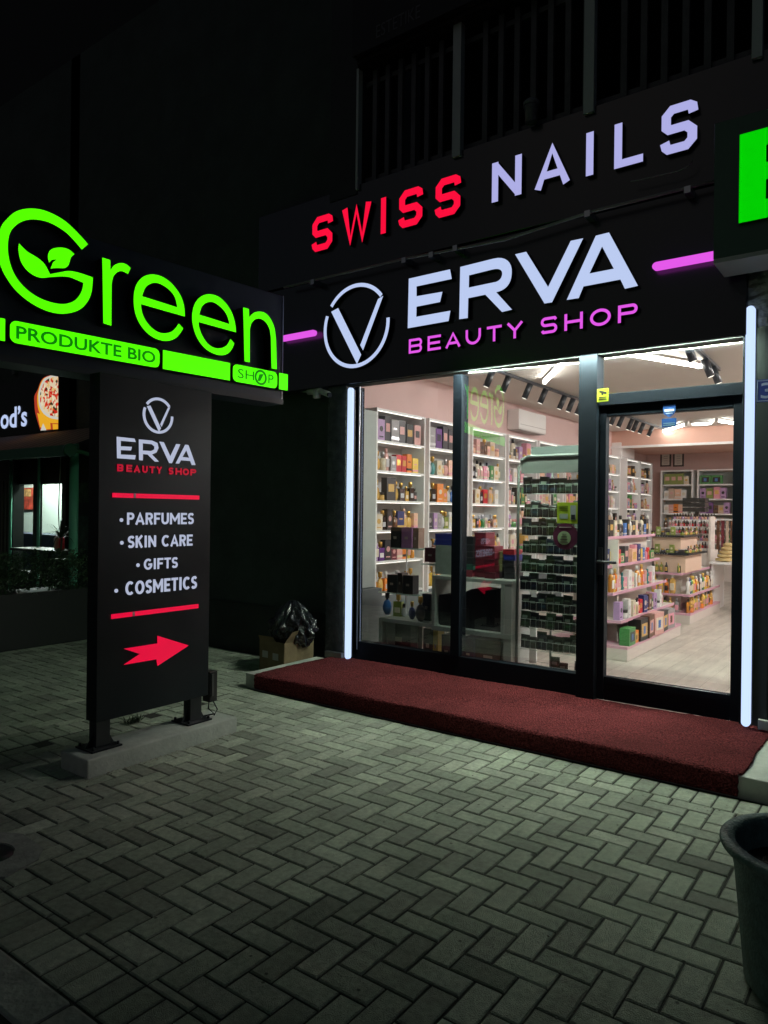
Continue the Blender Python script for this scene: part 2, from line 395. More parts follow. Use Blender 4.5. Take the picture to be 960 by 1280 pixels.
# ------------------------------------------------------------------ step and mat
sx0, sx1, sy0 = -4.36, 2.2, 4.13
st = root('entrance_step', ((sx0+sx1)/2, 4.6, 0), 'low pale concrete step running under the shop window and door', 'step')
MB().box(sx0, sx1, sy0, 5.24, -.02, FL-.004).build('step_block', CONCP, st, bevel=.006)
MB().box(sx0-.10, sx0-.002, sy0-.002, 5.0, -.02, FL+.002).build('edge_strip', CONCP, st, bevel=.004)
def mat_mesh():
    b = MB(); x0, x1 = sx0+.03, -.715; nx, prof = 150, []
    y_back = 5.13
    for k in range(26): prof.append((y_back-(y_back-sy0-.012)*k/25, FL+.012))
    for k in range(1, 7): t = R(15*k); prof.append((sy0+.012-.026*math.sin(t), FL-.014+.026*math.cos(t)))
    for k in range(1, 5): prof.append((sy0-.014, FL-.014-k*.024))
    nv = len(prof)
    for i in range(nx+1):
        u = i/nx
        for k, (y, z) in enumerate(prof):
            xx = x0+(x1-x0)*u
            if i == nx: xx += random.uniform(-.008, .008)+(.0 if k < 26 else -.02)
            if i == 0: xx += (y_back-y)*-.02+random.uniform(-.006, .006)
            wob = .003*math.sin(xx*5+k*.3)+random.uniform(-.0022, .0022)
            b.v.append(Vector((xx, y+(random.uniform(-.003, .003) if k > 25 else 0), z+wob*(1 if k < 30 else .3)+(.006*math.exp(-((xx+4.0)**2)*18)*math.sin(y*9)))))
    for i in range(nx):
        for k in range(nv-1): b.f.append([i*nv+k, i*nv+k+1, (i+1)*nv+k+1, (i+1)*nv+k]); b.m.append(0); b.sm.append(True)
    # edges down to the step
    for col in (0, nx):
        for k in range(nv-1):
            p, q = b.v[col*nv+k], b.v[col*nv+k+1]; o = len(b.v)
            dn = Vector((0, .012, 0)) if k > 26 else Vector((0, 0, -.012))
            b.v += [p.copy(), q.copy(), q+dn, p+dn]; b.f.append([o, o+1, o+2, o+3]); b.m.append(0); b.sm.append(False)
    m = M('red_loop_carpet', (.19, .035, .042), .95, spec=.1); nt = m.node_tree; bs = nt.nodes['Principled BSDF']
    tc = nt.nodes.new('ShaderNodeTexCoord'); vo = nt.nodes.new('ShaderNodeTexVoronoi'); vo.inputs['Scale'].default_value = 95
    n2 = nt.nodes.new('ShaderNodeTexNoise'); n2.inputs['Scale'].default_value = 110; n2.inputs['Detail'].default_value = 6
    n3 = nt.nodes.new('ShaderNodeTexNoise'); n3.inputs['Scale'].default_value = 3; n3.inputs['Detail'].default_value = 4
    for q in (vo, n2, n3): nt.links.new(tc.outputs['Object'], q.inputs['Vector'])
    cr = nt.nodes.new('ShaderNodeValToRGB'); cr.color_ramp.elements[0].position = .38; cr.color_ramp.elements[0].color = (.05, .007, .010, 1)
    cr.color_ramp.elements[1].position = .64; cr.color_ramp.elements[1].color = (.215, .045, .048, 1); nt.links.new(n2.outputs['Fac'], cr.inputs['Fac'])
    mr = nt.nodes.new('ShaderNodeMapRange'); mr.inputs['From Min'].default_value = .3; mr.inputs['From Max'].default_value = .7; mr.inputs['To Min'].default_value = .75; mr.inputs['To Max'].default_value = 1.2
    nt.links.new(n3.outputs['Fac'], mr.inputs['Value'])
    q = nt.nodes.new('ShaderNodeMix'); q.data_type = 'RGBA'; q.blend_type = 'MULTIPLY'; q.inputs['Factor'].default_value = 1
    nt.links.new(cr.outputs['Color'], q.inputs['A']); nt.links.new(mr.outputs['Result'], q.inputs['B']); nt.links.new(q.outputs['Result'], bs.inputs['Base Color'])
    ad = nt.nodes.new('ShaderNodeMath'); ad.operation = 'ADD'; nt.links.new(vo.outputs['Distance'], ad.inputs[0]); nt.links.new(n2.outputs['Fac'], ad.inputs[1])
    bp = nt.nodes.new('ShaderNodeBump'); bp.inputs['Strength'].default_value = 1; bp.inputs['Distance'].default_value = .012
    nt.links.new(ad.outputs[0], bp.inputs['Height']); nt.links.new(bp.outputs['Normal'], bs.inputs['Normal'])
    return tag(b.build('door_mat', m), 'long dark red looped carpet runner laid over the entrance step', 'carpet')
mat_mesh()

# ------------------------------------------------------------------ shop building
shop = root('shop_building', (-2.5, 10, 0), 'ground floor shop with black framed glazing under black sign boards', 'building')
RX0, RX1, RY1, CZ = -4.86, 1.3, 16.4, 3.10
bx('floor', M('shop_floor', (.50, .46, .40), .42), shop, RX0-.2, RX1+.2, 5.235, RY1+.2, -.05, FL)
nt = MATS['shop_floor'].node_tree; bs = nt.nodes['Principled BSDF']; tc = nt.nodes.new('ShaderNodeTexCoord'); mp = nt.nodes.new('ShaderNodeMapping')
mp.inputs['Rotation'].default_value = (0, 0, R(90)); br = nt.nodes.new('ShaderNodeTexBrick'); br.inputs['Scale'].default_value = 1.0; br.inputs['Mortar Size'].default_value = .0025
br.inputs['Brick Width'].default_value = 1.2; br.inputs['Row Height'].default_value = .19
br.inputs['Color1'].default_value = (.52, .48, .42, 1); br.inputs['Color2'].default_value = (.44, .41, .36, 1); br.inputs['Mortar'].default_value = (.30, .27, .23, 1)
nz = nt.nodes.new('ShaderNodeTexNoise'); nz.inputs['Scale'].default_value = 3; mp2 = nt.nodes.new('ShaderNodeMapping'); mp2.inputs['Scale'].default_value = (6, 1, 1)
nt.links.new(tc.outputs['Object'], mp.inputs[0]); nt.links.new(mp.outputs[0], br.inputs['Vector']); nt.links.new(tc.outputs['Object'], mp2.inputs[0]); nt.links.new(mp2.outputs[0], nz.inputs['Vector'])
mx = nt.nodes.new('ShaderNodeMix'); mx.data_type = 'RGBA'; mx.blend_type = 'OVERLAY'; mx.inputs['Factor'].default_value = .35
nt.links.new(br.outputs['Color'], mx.inputs['A']); nt.links.new(nz.outputs['Fac'], mx.inputs['B']); nt.links.new(mx.outputs['Result'], bs.inputs['Base Color'])
bx('ceiling', CEILM, shop, RX0-.2, RX1+.2, 5.235, RY1+.2, CZ, CZ+.2)
bx('wall', PINKW, shop, RX0-.2, RX0, 5.235, RY1+.2, FL, CZ)
bx('wall', PINKW, shop, RX0, RX1, RY1, RY1+.2, FL, CZ)
bx('wall', PINKW, shop, RX1, RX1+.2, 5.235, RY1+.2, FL, CZ)
bx('soffit', SALM, shop, RX0, RX1, 14.1, RY1, 2.79, CZ-.003)
bx('cornice_strip', WHITE, shop, RX0, RX1, 14.06, 14.098, 2.755, 2.80)
# street front: masonry over, beside and under the window
bx('wall', DARKW, shop, -7.3, -4.43, 5.17, 5.233, .5, 4.3)
bx('wall_base', M('dark_base', (.022, .03, .028), .7, bump=(30, .3), var=(3, .3)), shop, -7.3, -4.43, 5.14, 5.233, -.05, .5)
bx('pillar', ROUGHW, shop, -4.43, -4.215, 5.09, 5.233, FL, 2.62)
bx('pillar_base', CONCP, shop, -4.40, -4.20, 5.05, 5.089, FL, FL+.055)
bx('lintel', DARKW, shop, -4.43, 2.3, 5.10, 5.233, 2.62, 4.3)
RIB = MB()
x = -.78
while x < 2.3: RIB.box(x, x+.034, 5.085, 5.10, FL, 2.66); x += .04
RIB.box(-.862, 2.3, 5.10, 5.233, FL, 2.62)
RIB.build('ribbed_wall', M('dark_ribbed_cladding', (.03, .04, .04), .5, spec=.4), shop)
bx('pillar_base', CONCP, shop, -.79, 2.2, 5.05, 5.084, FL, FL+.07)
# broken plaster above the ribbed wall
pl = MB(); nx_, nz_ = 40, 36
for i in range(nx_+1):
    for k in range(nz_+1):
        q = .5+.5*math.sin(i*.7+k*.31)*math.sin(k*.53-i*.23)
        pl.v.append(Vector((-.93+i*.08, 5.06-(.02 if k > nz_*.62+3*math.sin(i*.9) else 0)-q*.012-random.uniform(0, .014), 2.66+k*.025)))
for i in range(nx_):
    for k in range(nz_): pl.f.append([i*(nz_+1)+k, (i+1)*(nz_+1)+k, (i+1)*(nz_+1)+k+1, i*(nz_+1)+k+1]); pl.m.append(0); pl.sm.append(False)
pl.build('broken_plaster', M('crumbling_plaster', (.42, .44, .38), .9, bump=(38, 1.0), var=(16, .45)), shop)
bx('upper_wall', M('black_upper_wall', (.012, .013, .015), .7), shop, -4.45, 5, 6.6, 6.8, 4.3, 13)
bx('upper_wall', DARKW, shop, -7.3, -4.45, 5.25, 5.45, 4.3, 13)  # extended upward to hide the sky
bx('balcony_floor', DARKW, shop, -4.45, 5, 5.235, 6.6, 4.0, 4.3)
bx('pier', M('grey_pier', (.035, .036, .042), .7, var=(3, .2)), shop, -4.36, -4.045, 5.0, 5.6, 4.3, 8)
bx('upper_board', M('black_board', (.006, .006, .007), .6), shop, -4.0, 5, 4.86, 4.92, 5.43, 8.5)
bx('beam', M('dark_beam', (.012, .006, .006), .6), shop, -4.0, 5, 4.93, 5.2, 5.40, 5.6)

# window and door frames
fy0, fy1 = 5.12, 5.21
zt = 2.60
def fr(name, x0, x1, z0, z1, y0=fy0, y1=fy1, par=shop): return bx(name, FRAME, par, x0, x1, y0, y1, z0, z1, bevel=.003)
winroot = root('window_frame', (-3.1, 5.16, FL), 'black aluminium shop window in two tall panes left of the door', 'window')
WL = onY(443, 600, 5.12).x; 
jl = fr('jamb', -4.165, -4.09, FL+.002, zt, par=winroot); 
MB().box(-4.205, -4.168, 5.115, 5.16, FL+.05, zt).build('silver_trim', CHROME, winroot)
MB().box(-4.075, -4.066, 5.112, 5.119, FL+.1, zt).build('silver_trim', CHROME, winroot)
xm0, xm1 = onY(566, 650, 5.12).x, onY(577, 650, 5.12).x
xc0, xc1 = onY(723.5, 650, 5.12).x, onY(746, 650, 5.12).x
fr('mullion', xm0, xm1, .29, zt, y0=5.10, par=winroot)
fr('post', xc0, xc1, FL+.002, zt+.1, y0=5.09, y1=5.23, par=winroot)
fr('bottom_rail', -4.088, xc0-.003, FL+.002, .287, par=winroot)
DLT = R(4.0)
for nm, a, b in (('pane', -4.088, xm0-.002), ('pane', xm1+.002, xc0-.002)):
    cx = (a+b)/2; hw = (b-a)/2; t = DLT
    g = MB(); g.add([(-hw, 0, .289), (hw, 0, .289), (hw, 0, zt+.05), (-hw, 0, zt+.05)], [(0, 1, 2, 3)])
    for v in g.v: x_, y_ = v.x, v.y; v.x = cx+x_*math.cos(t)-y_*math.sin(t); v.y = 5.165+x_*math.sin(t)+y_*math.cos(t)
    g.build(nm, GLASS, winroot)
door = root('shop_door', (-1.4, 5.16, FL), 'black framed glass entrance door with a fixed light above', 'door')
dxa, dxb = onY(756, 650, 5.13).x, onY(915, 650, 5.13).x      # clear glass
zb, zd = .293, 2.175
fr('stile', xc1+.008, dxa, FL+.012, 2.30, par=door, y0=5.135, y1=5.205); fr('stile', dxb, dxb+.055, FL+.012, 2.30, par=door, y0=5.135, y1=5.205)
fr('bottom_rail', dxa+.002, dxb-.002, FL+.012, zb, par=door, y0=5.137, y1=5.203); fr('top_rail', dxa+.002, dxb-.002, zd, 2.25, par=door, y0=5.137, y1=5.203)
MB().add([(dxa, 5.17, zb), (dxb, 5.17, zb), (dxb, 5.17, zd), (dxa, 5.17, zd)], [(0, 1, 2, 3)]).build('door_glass', GLASS, door)
fr('transom', xc1+.004, dxb+.06, 2.252, 2.335, par=door, y0=5.12)
MB().add([(xc1, 5.17, 2.335), (dxb+.06, 5.17, 2.335), (dxb+.06, 5.17, zt+.05), (xc1, 5.17, zt+.05)], [(0, 1, 2, 3)]).build('fanlight_glass', GLASS, door)
fr('jamb', dxb+.058, -.865, FL+.002, 2.63, par=door, y0=5.10)
h = MB(); hx = dxa-.03; hz = onY(752, 702, 5.1).z
h.box(hx-.018, hx+.018, 5.126, 5.134, hz-.10, hz+.10); h.tube([(hx, 5.13, hz), (hx, 5.07, hz), (hx+.02, 5.06, hz), (hx+.14, 5.06, hz)], .010)
h.build('handle', BLACKM, door)
h = MB(); h.tube([(dxa+.02, 5.132, zb+.004), (dxb-.02, 5.132, zb+.004)], .003); h.build('weather_bar', CHROME, door)

# LED strips
def strip(x, z0, z1, y, label, wd=.052):
    s = root('led_strip', (x, y, z0), label, 'light', 'upright light strips framing the shopfront')
    b = MB(); pr = [(x, z0+wd/2), (x, z1-wd/2)]
    lp = [Vector((p.x, y, p.y)) for p in stroke(pr, wd, rnd=True, n=10)[0]]
    b.prism([lp], (0, .03, 0), 0, 0).build('tube', S_E, s)
    bx('backing', BLACKM, s, x-wd/2-.006, x+wd/2+.006, y+.031, y+.045, z0+.02, z1-.02)
pL = onY(437, 600, 5.04); strip(onY(435.7, 640, 5.04).x, onY(434, 824, 5.04).z, 2.585, 5.04, 'left upright white light strip beside the shop window')
strip(onY(935, 640, 5.0).x, onY(930, 908, 5.0).z, onY(938.7, 382, 5.0).z, 5.0, 'right upright white light strip beside the glass door')

# ------------------------------------------------------------------ ERVA fascia
YB = 4.95
fa = root('fascia_sign', (-2.9, YB+.05, 2.59), 'black shop fascia with white lit lettering and V emblem above the window', 'sign')
fz0 = (onY(426, 482, YB+.04).z+onY(880, 423.5, YB+.04).z)/2; fz1 = 3.60
fx1 = onY(932.8, 400, YB+.04).x
MB().box(-5.3, fx1, YB+.04, 5.003, fz0, fz1).build('sign_panel', FASC, fa, bevel=.004)
MB().box(-5.3, fx1, 5.004, 5.089, fz0+.05, fz1-.002).build('rear_frame', BLACKM, fa)
MB().box(-5.3, -4.44, 5.004, 5.089, fz0+.002, fz0+.048).build('rear_frame', BLACKM, fa)
MB().box(-3.0, fx1-.08, 5.008, 5.038, fz0+.028, fz0+.036).build('soffit_light', E_('soffit_led', (.86, 1.0, .83), 440.0), fa)
MB().box(-4.43, fx1, 5.076, 5.089, fz0+.021, fz0+.048).build('added_baffle', BLACKM, fa)  # unseen lip added to keep the soffit light off the window head
BK = (0, .038, 0)
def fpoly(name, loops, mats, parent, y=YB, back=BK): 
    return MB().prism([[onY(u, v, y) for u, v in lp] for lp in loops], back, 0, 1).build(name, mats, parent)
c1 = (500, 320, 6.0); c2 = (630, 280, 5.3333)
WM = [W_E, SIDE]
Eo = Zm([(66, 170), (375, 100), (388, 172), (124, 228), (124, 302), (318, 268), (300, 345), (124, 380), (122, 456), (378, 410), (364, 488), (58, 542)], *c1)
fpoly('letter', [Eo], WM, fa)
def bez(p, n=8):
    out = []
    for i in range(n+1):
        t = i/n; a = [(p[k][0]*(1-t)+p[k+1][0]*t, p[k][1]*(1-t)+p[k+1][1]*t) for k in range(len(p)-1)]
        while len(a) > 1: a = [(a[k][0]*(1-t)+a[k+1][0]*t, a[k][1]*(1-t)+a[k+1][1]*t) for k in range(len(a)-1)]
        out.append(a[0])
    return out
Ro = [(452, 82), (700, 20)]+bez([(700, 20), (800, -6), (842, 55), (838, 120)])+bez([(838, 130), (834, 215), (790, 255), (722, 272)])+[(840, 402), (765, 420), (640, 290), (512, 316), (508, 465), (444, 474)]
Ri = [(518, 145), (690, 102)]+bez([(690, 102), (760, 84), (768, 118), (766, 135)])+bez([(766, 140), (760, 180), (728, 195), (700, 198)])+[(516, 237)]
fpoly('letter', [Zm(Ro, *c1), Zm(Ri, *c1)], WM, fa)
fpoly('letter', [Zm([(74, 202), (148, 185), (294, 420), (445, 112), (528, 95), (320, 522), (270, 530)], *c2)], WM, fa)
fpoly('letter', [Zm([(418, 506), (612, 78), (700, 56), (893, 412), (806, 432), (776, 370), (530, 416), (498, 494)], *c2), Zm([(654, 150), (732, 298), (570, 330)], *c2)], WM, fa)
# emblem: open ring with a V
def emblem(parent, f, back, cx, cz, r, wd, mats, k=1.0):
    def P(lst): return [(cx+x*r, cz+z*r) for x, z in lst]
    q = r
    L = []
    top = [Vector(p) for p in arc(cx, cz, r, r, 143, 38, 20)]
    L.append([stroke([tuple(p) for p in top], wd)[0]])
    e = top[-1]
    L.append([P([(.845, .60), (.69, .55), (.155, -.50), (.245, -.64)])])
    L.append([stroke(arc(cx, cz, r, r, 158, 363, 36), wd)[0]])
    L.append([P([(-.80, .47), (-.57, .53), (.19, -.74), (.06, -.96)])])
    letter('emblem', f, back, L, mats, parent)
ec = onY(444.5, 407, YB); er = (onY(486.2, 405, YB).x-onY(402.8, 409, YB).x)/2
ez0 = onY(440, 460, YB).z; ez1 = onY(449, 354, YB).z
emblem(fa, lambda a, z: Vector((a, YB, z)), BK, ec.x, (ez0+ez1)/2, (er+(ez1-ez0)/2)/2-.018, .034, WM)
# BEAUTY SHOP
bz0 = (onY(511, 444.5, YB).z+onY(768, 402, YB).z)/2-.0; bz1 = (onY(511, 425.5, YB).z+onY(790, 378, YB).z)/2
spans = [('B', 511, 527.5), ('E', 534.5, 551), ('A', 557, 575.5), ('U', 582, 601), ('T', 608.5, 627), ('Y', 633, 654), ('S', 676, 696.5), ('H', 705.5, 728.5), ('O', 737.5, 763.5), ('P', 772.5, 797)]
for ch, a, b_ in spans:
    v = 435-(a-511)*.163
    xa, xb = onY(a, v, YB).x, onY(b_, v-2, YB).x
    letter('letter', lambda s_, z: Vector((s_, YB, z)), BK, glyph(ch, xa, xb, bz0, bz1, .0205), [P_E, SIDE], fa)
for nm, a, b_ in (('neon_bar', (351, 423), (391, 416)), ('neon_bar', (820, 333.6), (905, 315))):
    A, B = onY(*a, YB-.02), onY(*b_, YB-.02); z = (A.z+B.z)/2
    letter(nm, lambda s_, z_: Vector((s_, YB-.02, z_)), (0, .03, 0), [stroke([(A.x, z), (B.x, z)], .052 if a[0] > 500 else .052, rnd=True)], [P_E, P_E], fa)

# nail studio fascia
YU = 4.97
fb = root('upper_fascia_sign', (-2, YU+.05, 3.62), 'black upper fascia with red and pale lilac lit capitals below the balcony', 'sign')
uz1 = (onY(406.7, 243, YU+.04).z+onY(882, 88.3, YU+.04).z)/2
MB().box(-5.3, 3.5, YU+.04, 5.09, 3.625, uz1).build('sign_panel', FASC, fb, bevel=.004)
sw = [('s', 390.5, 415.5, 269, 313, 0), ('W', 427.5, 464, 257, 302, 0), ('I', 474.5, 484, 248, 292.5, 0), ('s', 499, 528, 236, 283, 0), ('s', 544.5, 575.5, 221, 270, 0),
      ('N', 615, 652, 198, 248, 1), ('A', 669.5, 711.5, 181, 232, 1), ('I', 732, 742.5, 165, 218, 1), ('L', 768, 804, 150.5, 206, 1), ('s', 827, 871.5, 127, 189, 1)]
zs = [(onY((a+b_)/2, t, YU).z, onY((a+b_)/2, b2, YU).z) for _, a, b_, t, b2, _k in sw]
sz1 = sum(z[0] for z in zs)/len(zs); sz0 = sum(z[1] for z in zs)/len(zs)
for i, (ch, a, b_, t, b2, k) in enumerate(sw):
    xa, xb = onY(a, (t+b2)/2, YU).x, onY(b_, (t+b2)/2, YU).x
    zz1, zz0 = (zs[i][0]+sz1)/2, (zs[i][1]+sz0)/2
    letter('letter', lambda s_, z: Vector((s_, YU, z)), BK, glyph(ch, xa, xb, zz0, zz1, {'s': .060, 'W': .062}.get(ch, .054)), [W2_E if k else R_E, SIDE], fb)
# slim lamp bar between the two fascias, with clips and a loose cable
lb = root('lamp_bar', (-3, 4.86, 3.6), 'thin grey lamp bar with clips fixed between the two sign boards', 'lamp bar')
A = onY(355, 359.5, 4.9); B = onY(893, 226.5, 4.9); mid = onY(630, 300, 4.9)
MB().tube([A, onY(506, 323.4, 4.9), mid, onY(740, 264.5, 4.9), B], .011).build('tube', M('grey_tube', (.30, .31, .28), .4), lb)
for u, v in ((392, 353), (506, 326), (540, 319), (570, 311), (735, 268), (860, 238)):
    p = onY(u, v, 4.9); bx('clip', CHROME, lb, p.x-.02, p.x+.02, 4.88, 4.99, p.z-.022, p.z+.022)
ca = MB(); ca.tube([onY(u, v, 4.93) for u, v in ((788, 227), (800, 225), (825, 219), (848, 214), (860, 208), (865, 203), (866, 197))], .0035)
tag(ca.build('loose_cable', M('pale_cable', (.35, .36, .33), .5)), 'thin loose cable curling below the last letters of the upper sign', 'cable')

# ------------------------------------------------------------------ right green sign
YE = 4.62
ge = root('projecting_sign', (-.3, YE, 2.96), 'dark green sign box with huge bright green letter at right edge', 'sign')
p0, p1 = onY(893.5, 154.6, YE), onY(894.4, 323.5, YE)
MB().box(p0.x, 1.6, YE, YE+.30, p1.z, p0.z).build('sign_box', M('dark_green_panel', (.05, .12, .09), .35), ge, bevel=.003)
MB().box(p0.x+.003, 1.6, YE-.004, YE+.3, p1.z-.028, p1.z-.002).build('bottom_trim', M('pale_trim', (.5, .5, .52), .4), ge)
q0, q1 = onY(924.7, 168.5, YE-.03), onY(924, 279, YE-.03); n1 = onY(958, 181, YE-.03); n2 = onY(958, 202.5, YE-.03); n3 = onY(958, 224, YE-.03); n4 = onY(958, 248.5, YE-.03)
xx = q0.x; xe = xx+.42
lp = [(xx, q0.z), (xe, q0.z), (xe, n1.z), (n1.x, n1.z), (n1.x, n2.z), (xe-.05, n2.z), (xe-.05, n3.z), (n1.x, n3.z), (n1.x, n4.z), (xe, n4.z), (xe, q1.z), (xx, q1.z)]
MB().prism([[Vector((a, YE-.03, z)) for a, z in lp]], (0, .028, 0), 0, 1).build('letter', [G2_E, SIDE], ge)

# ------------------------------------------------------------------ pylon with plinth
xP = -3.70
pt = root('concrete_plinth', (-3.73, 2.7, 0), 'low concrete plinth carrying the tall black shop sign', 'plinth')
MB().box(-3.87, -3.60, 2.19, 3.26, -.02, .10).build('plinth_block', CONCP, pt, bevel=.008)
py = root('pylon_sign', (-3.75, 2.7, .10), 'tall free standing black sign listing parfumes, skin care, gifts and cosmetics', 'sign')
ya, yb_ = onX(122, 700, xP).y, onX(262.2, 700, xP).y
zpb = (onX(109.7, 905, xP).z+onX(260.6, 870, xP).z)/2
MB().box(xP-.10, xP, ya, yb_, zpb, 2.235).build('panel', PYLM, py, bevel=.003)
for yy in (onX(131, 900, xP).y, onX(247, 880, xP).y):
    lg = MB(); lg.box(xP-.085, xP-.015, yy-.045, yy+.045, .112, zpb+.02); o = lg.build('leg', BLACKM, py, bevel=.003)
    g = MB(); g.box(xP-.14, xP+.03, yy-.095, yy+.095, .102, .112)
    for s1 in (-1, 1):
        g.prism([[(xP-.05, yy+s1*.045, .112), (xP-.05, yy+s1*.088, .112), (xP-.05, yy+s1*.045, .19)]], (.006, 0, 0), 0, 0)
        for s2 in (-1, 1): g.tube([(xP-.055+s2*.068, yy+s1*.078, .112), (xP-.055+s2*.068, yy+s1*.078, .13)], .008, 6)
    gp = g.build('base_plate', BLACKM, py)
fbx = root('junction_box', (xP-.05, onX(266, 870, xP).y+.03, .25), 'small black power box with wires at the foot of the tall sign', 'junction box')
yy = onX(264.5, 870, xP).y
bx('box_body', M('black_plastic', (.01, .011, .012), .5), fbx, xP-.09, xP-.02, yy, yy+.065, .20, .40, bevel=.004)
bx('box_lid', M('grey_lid', (.05, .055, .055), .5), fbx, xP-.019, xP-.012, yy+.012, yy+.03, .24, .385)
MB().tube([(xP-.05, yy+.02, .2), (xP-.03, yy+.0, .16), (xP-.02, yy+.04, .12), (xP-.06, yy-.02, .108)], .005).build('wire', BLACKM, fbx)
MB().tube([(xP-.03, yy+.04, .2), (xP-.0, yy+.05, .15), (xP-.01, yy+.03, .112)], .004).build('wire', BLACKM, fbx)
# pylon artwork
def yX(u, v, x=xP+.004): return onX(u, v, x)
PW = E_('print_white', (.50, .55, .72), .85); PR = E_('print_red', (.86, .003, .05), .85); PR2 = E_('print_red_dim', (.55, .003, .03), .8)
c6 = (140, 490, 8.0)
def ppoly(name, loops, mat, x=xP+.006): return MB().prism([[onX(u, v, x) for u, v in lp] for lp in loops], (-.004, 0, 0), 0, 0).build(name, mat, py)
ppoly('letter', [Zm([(50, 447), (225, 466), (238, 500), (88, 487), (88, 543), (200, 548), (190, 584), (88, 580), (88, 625), (238, 632), (230, 674), (54, 662)], *c6)], PW)
ppoly('letter', [Zm([(272, 474), (400, 485), (455, 510), (466, 560), (445, 605), (400, 625), (470, 696), (432, 696), (360, 625), (310, 620), (308, 684), (274, 680)], *c6),
                 Zm([(308, 512), (400, 522), (428, 545), (425, 575), (395, 590), (308, 585)], *c6)], PW)
ppoly('letter', [Zm([(476, 496), (518, 502), (585, 645), (645, 520), (684, 524), (600, 712), (575, 710)], *c6)], PW)
ppoly('letter', [Zm([(640, 714), (735, 527), (765, 530), (836, 730), (800, 730), (785, 690), (690, 682), (672, 716)], *c6), Zm([(745, 580), (775, 658), (705, 650)], *c6)], PW)
a_ = onX(178, 519, xP); b_2 = onX(216, 519, xP); rr = (b_2.y-a_.y)/2; zc = (onX(197, 497, xP).z+onX(197, 542, xP).z)/2
rr = (rr+(onX(197, 497, xP).z-onX(197, 542, xP).z)/2)/2
emblem(py, lambda a, z: Vector((xP+.006, a, z)), (-.004, 0, 0), (a_.y+b_2.y)/2, zc, rr-.008, .016, [PW, PW])
k = 0
bs0, bs1 = yX(146, 589).z, yX(146, 580).z
for ch, a, b_ in [('B', 146.5, 154), ('E', 158, 165), ('A', 167.5, 175), ('U', 178, 184.5), ('T', 187, 193.5), ('Y', 195.5, 202.5), ('S', 211, 216.5), ('H', 219.5, 227), ('O', 228.5, 236), ('P', 238, 245)]:
    v = 585+(a-146)*.075
    letter('letter', lambda s_, z: Vector((xP+.006, s_, z)), (-.004, 0, 0), glyph(ch, yX(a, v).y, yX(b_, v).y, bs0, bs1, .0095), [PR2, PR2], py)
for (u0, v0), (u1, v1), hgt in (((140.7, 618.5), (249, 622.3), .026), ((139.3, 770.7), (248, 757.7), .026)):
    A, B = yX(u0, v0), yX(u1, v1); z = (A.z+B.z)/2
    bx('red_bar', PR, py, xP, xP+.006, A.y, B.y, z-hgt/2, z+hgt/2)
    bx('tape_mark', M('pale_tape', (.6, .5, .5), .6), py, xP+.006, xP+.007, A.y+(B.y-A.y)*.22, A.y+(B.y-A.y)*.245, z-hgt/2, z+hgt/2)
def ptext(txt, u0, u1, vt, vb, bold=.009):
    A, B = yX(u0, (vt+vb)/2), yX(u1, (vt+vb)/2); um = (u0+u1)/2; z1, z0 = yX(um, vt).z, yX(um, vb).z
    wd = {'I': .34, 'M': 1.2, 'C': .95, 'G': 1.0, 'O': 1.05, 'U': .88, 'A': 1.0, 'N': .92, 'K': .85, ' ': .42, 'E': .74, 'F': .72, 'S': .74, 'T': .82, 'P': .78, 'R': .82}
    hh = z1-z0; tot = sum(wd[c] for c in txt)+.16*(len(txt)-1); k = (B.y-A.y)/tot; y = A.y; bb_ = MB(); n_ = 0
    for c in txt:
        if c != ' ':
            for loops in glyph(c, y, y+wd[c]*k, z0, z1, hh*.185):
                bb_.prism([[Vector((xP+.006+n_*.00004, p[0], p[1])) for p in lp] for lp in loops], (-.004, 0, 0), 0, 0); n_ += 1
        y += (wd[c]+.16)*k
    bb_.build('lettering', PW, py)
def pdot(u, v):
    p = yX(u, v); MB().tube([(xP, p.y, p.z), (xP+.005, p.y, p.z)], .011, 14).build('bullet', PW, py)
ptext('PARFUMES', 159, 242, 641, 655.5); pdot(152, 650)
ptext('SKIN CARE', 160, 240.5, 669, 683.5); pdot(152.5, 678.5)
ptext('GIFTS', 180, 222, 697.5, 711); pdot(172.7, 706.5)
ptext('COSMETICS', 157, 246, 723.5, 740); pdot(145.5, 738.5)
ppoly('arrow', [Zm([(200, 248), (537, 195), (537, 118), (848, 215), (537, 418), (528, 352), (200, 408), (362, 300)], 130, 780, 8.0)], PR)

# ------------------------------------------------------------------ Green sign
GA = R(5.0); GD = Vector((-math.sin(GA), -math.cos(GA), 0)); GN = Vector((math.cos(GA), -math.sin(GA), 0))  # along (towards the street), outward
DEP = .085
g0 = Vector((-3.72, 3.76, 0))          # right hand lower corner of the panel face
def onG(u, v, off=DEP):
    d = ray(u, v); o = g0+GN*off; t = GN.dot(o-Vector((0, 0, 0)))/GN.dot(d); return Vector((0, 0, EYE))+d*t
def Gc(p): return -(p-g0).dot(GD)       # coordinate growing to the right as seen
def Gp(a, z, off=DEP): return g0-GD*a+GN*off+Vector((0, 0, z))
gs = root('green_sign', g0+Vector((0, 0, 2.24)), 'large black sign board with bright green lit lettering on top of the pylon', 'sign')
gz0, gz1 = onG(353.7, 506, 0).z, onG(350, 369, 0).z
ga1 = Gc(onG(353, 440, 0)); ga0 = -2.45
def gbox(name, mat, a0, a1, o0, o1, z0, z1, par=gs, bevel=0):
    vs = [Gp(a, z, o) for z in (z0, z1) for a, o in ((a0, o0), (a1, o0), (a1, o1), (a0, o1))]
    return MB().add(vs, [(0, 3, 2, 1), (4, 5, 6, 7), (0, 1, 5, 4), (1, 2, 6, 5), (2, 3, 7, 6), (3, 0, 4, 7)]).build(name, mat, par, bevel=bevel)
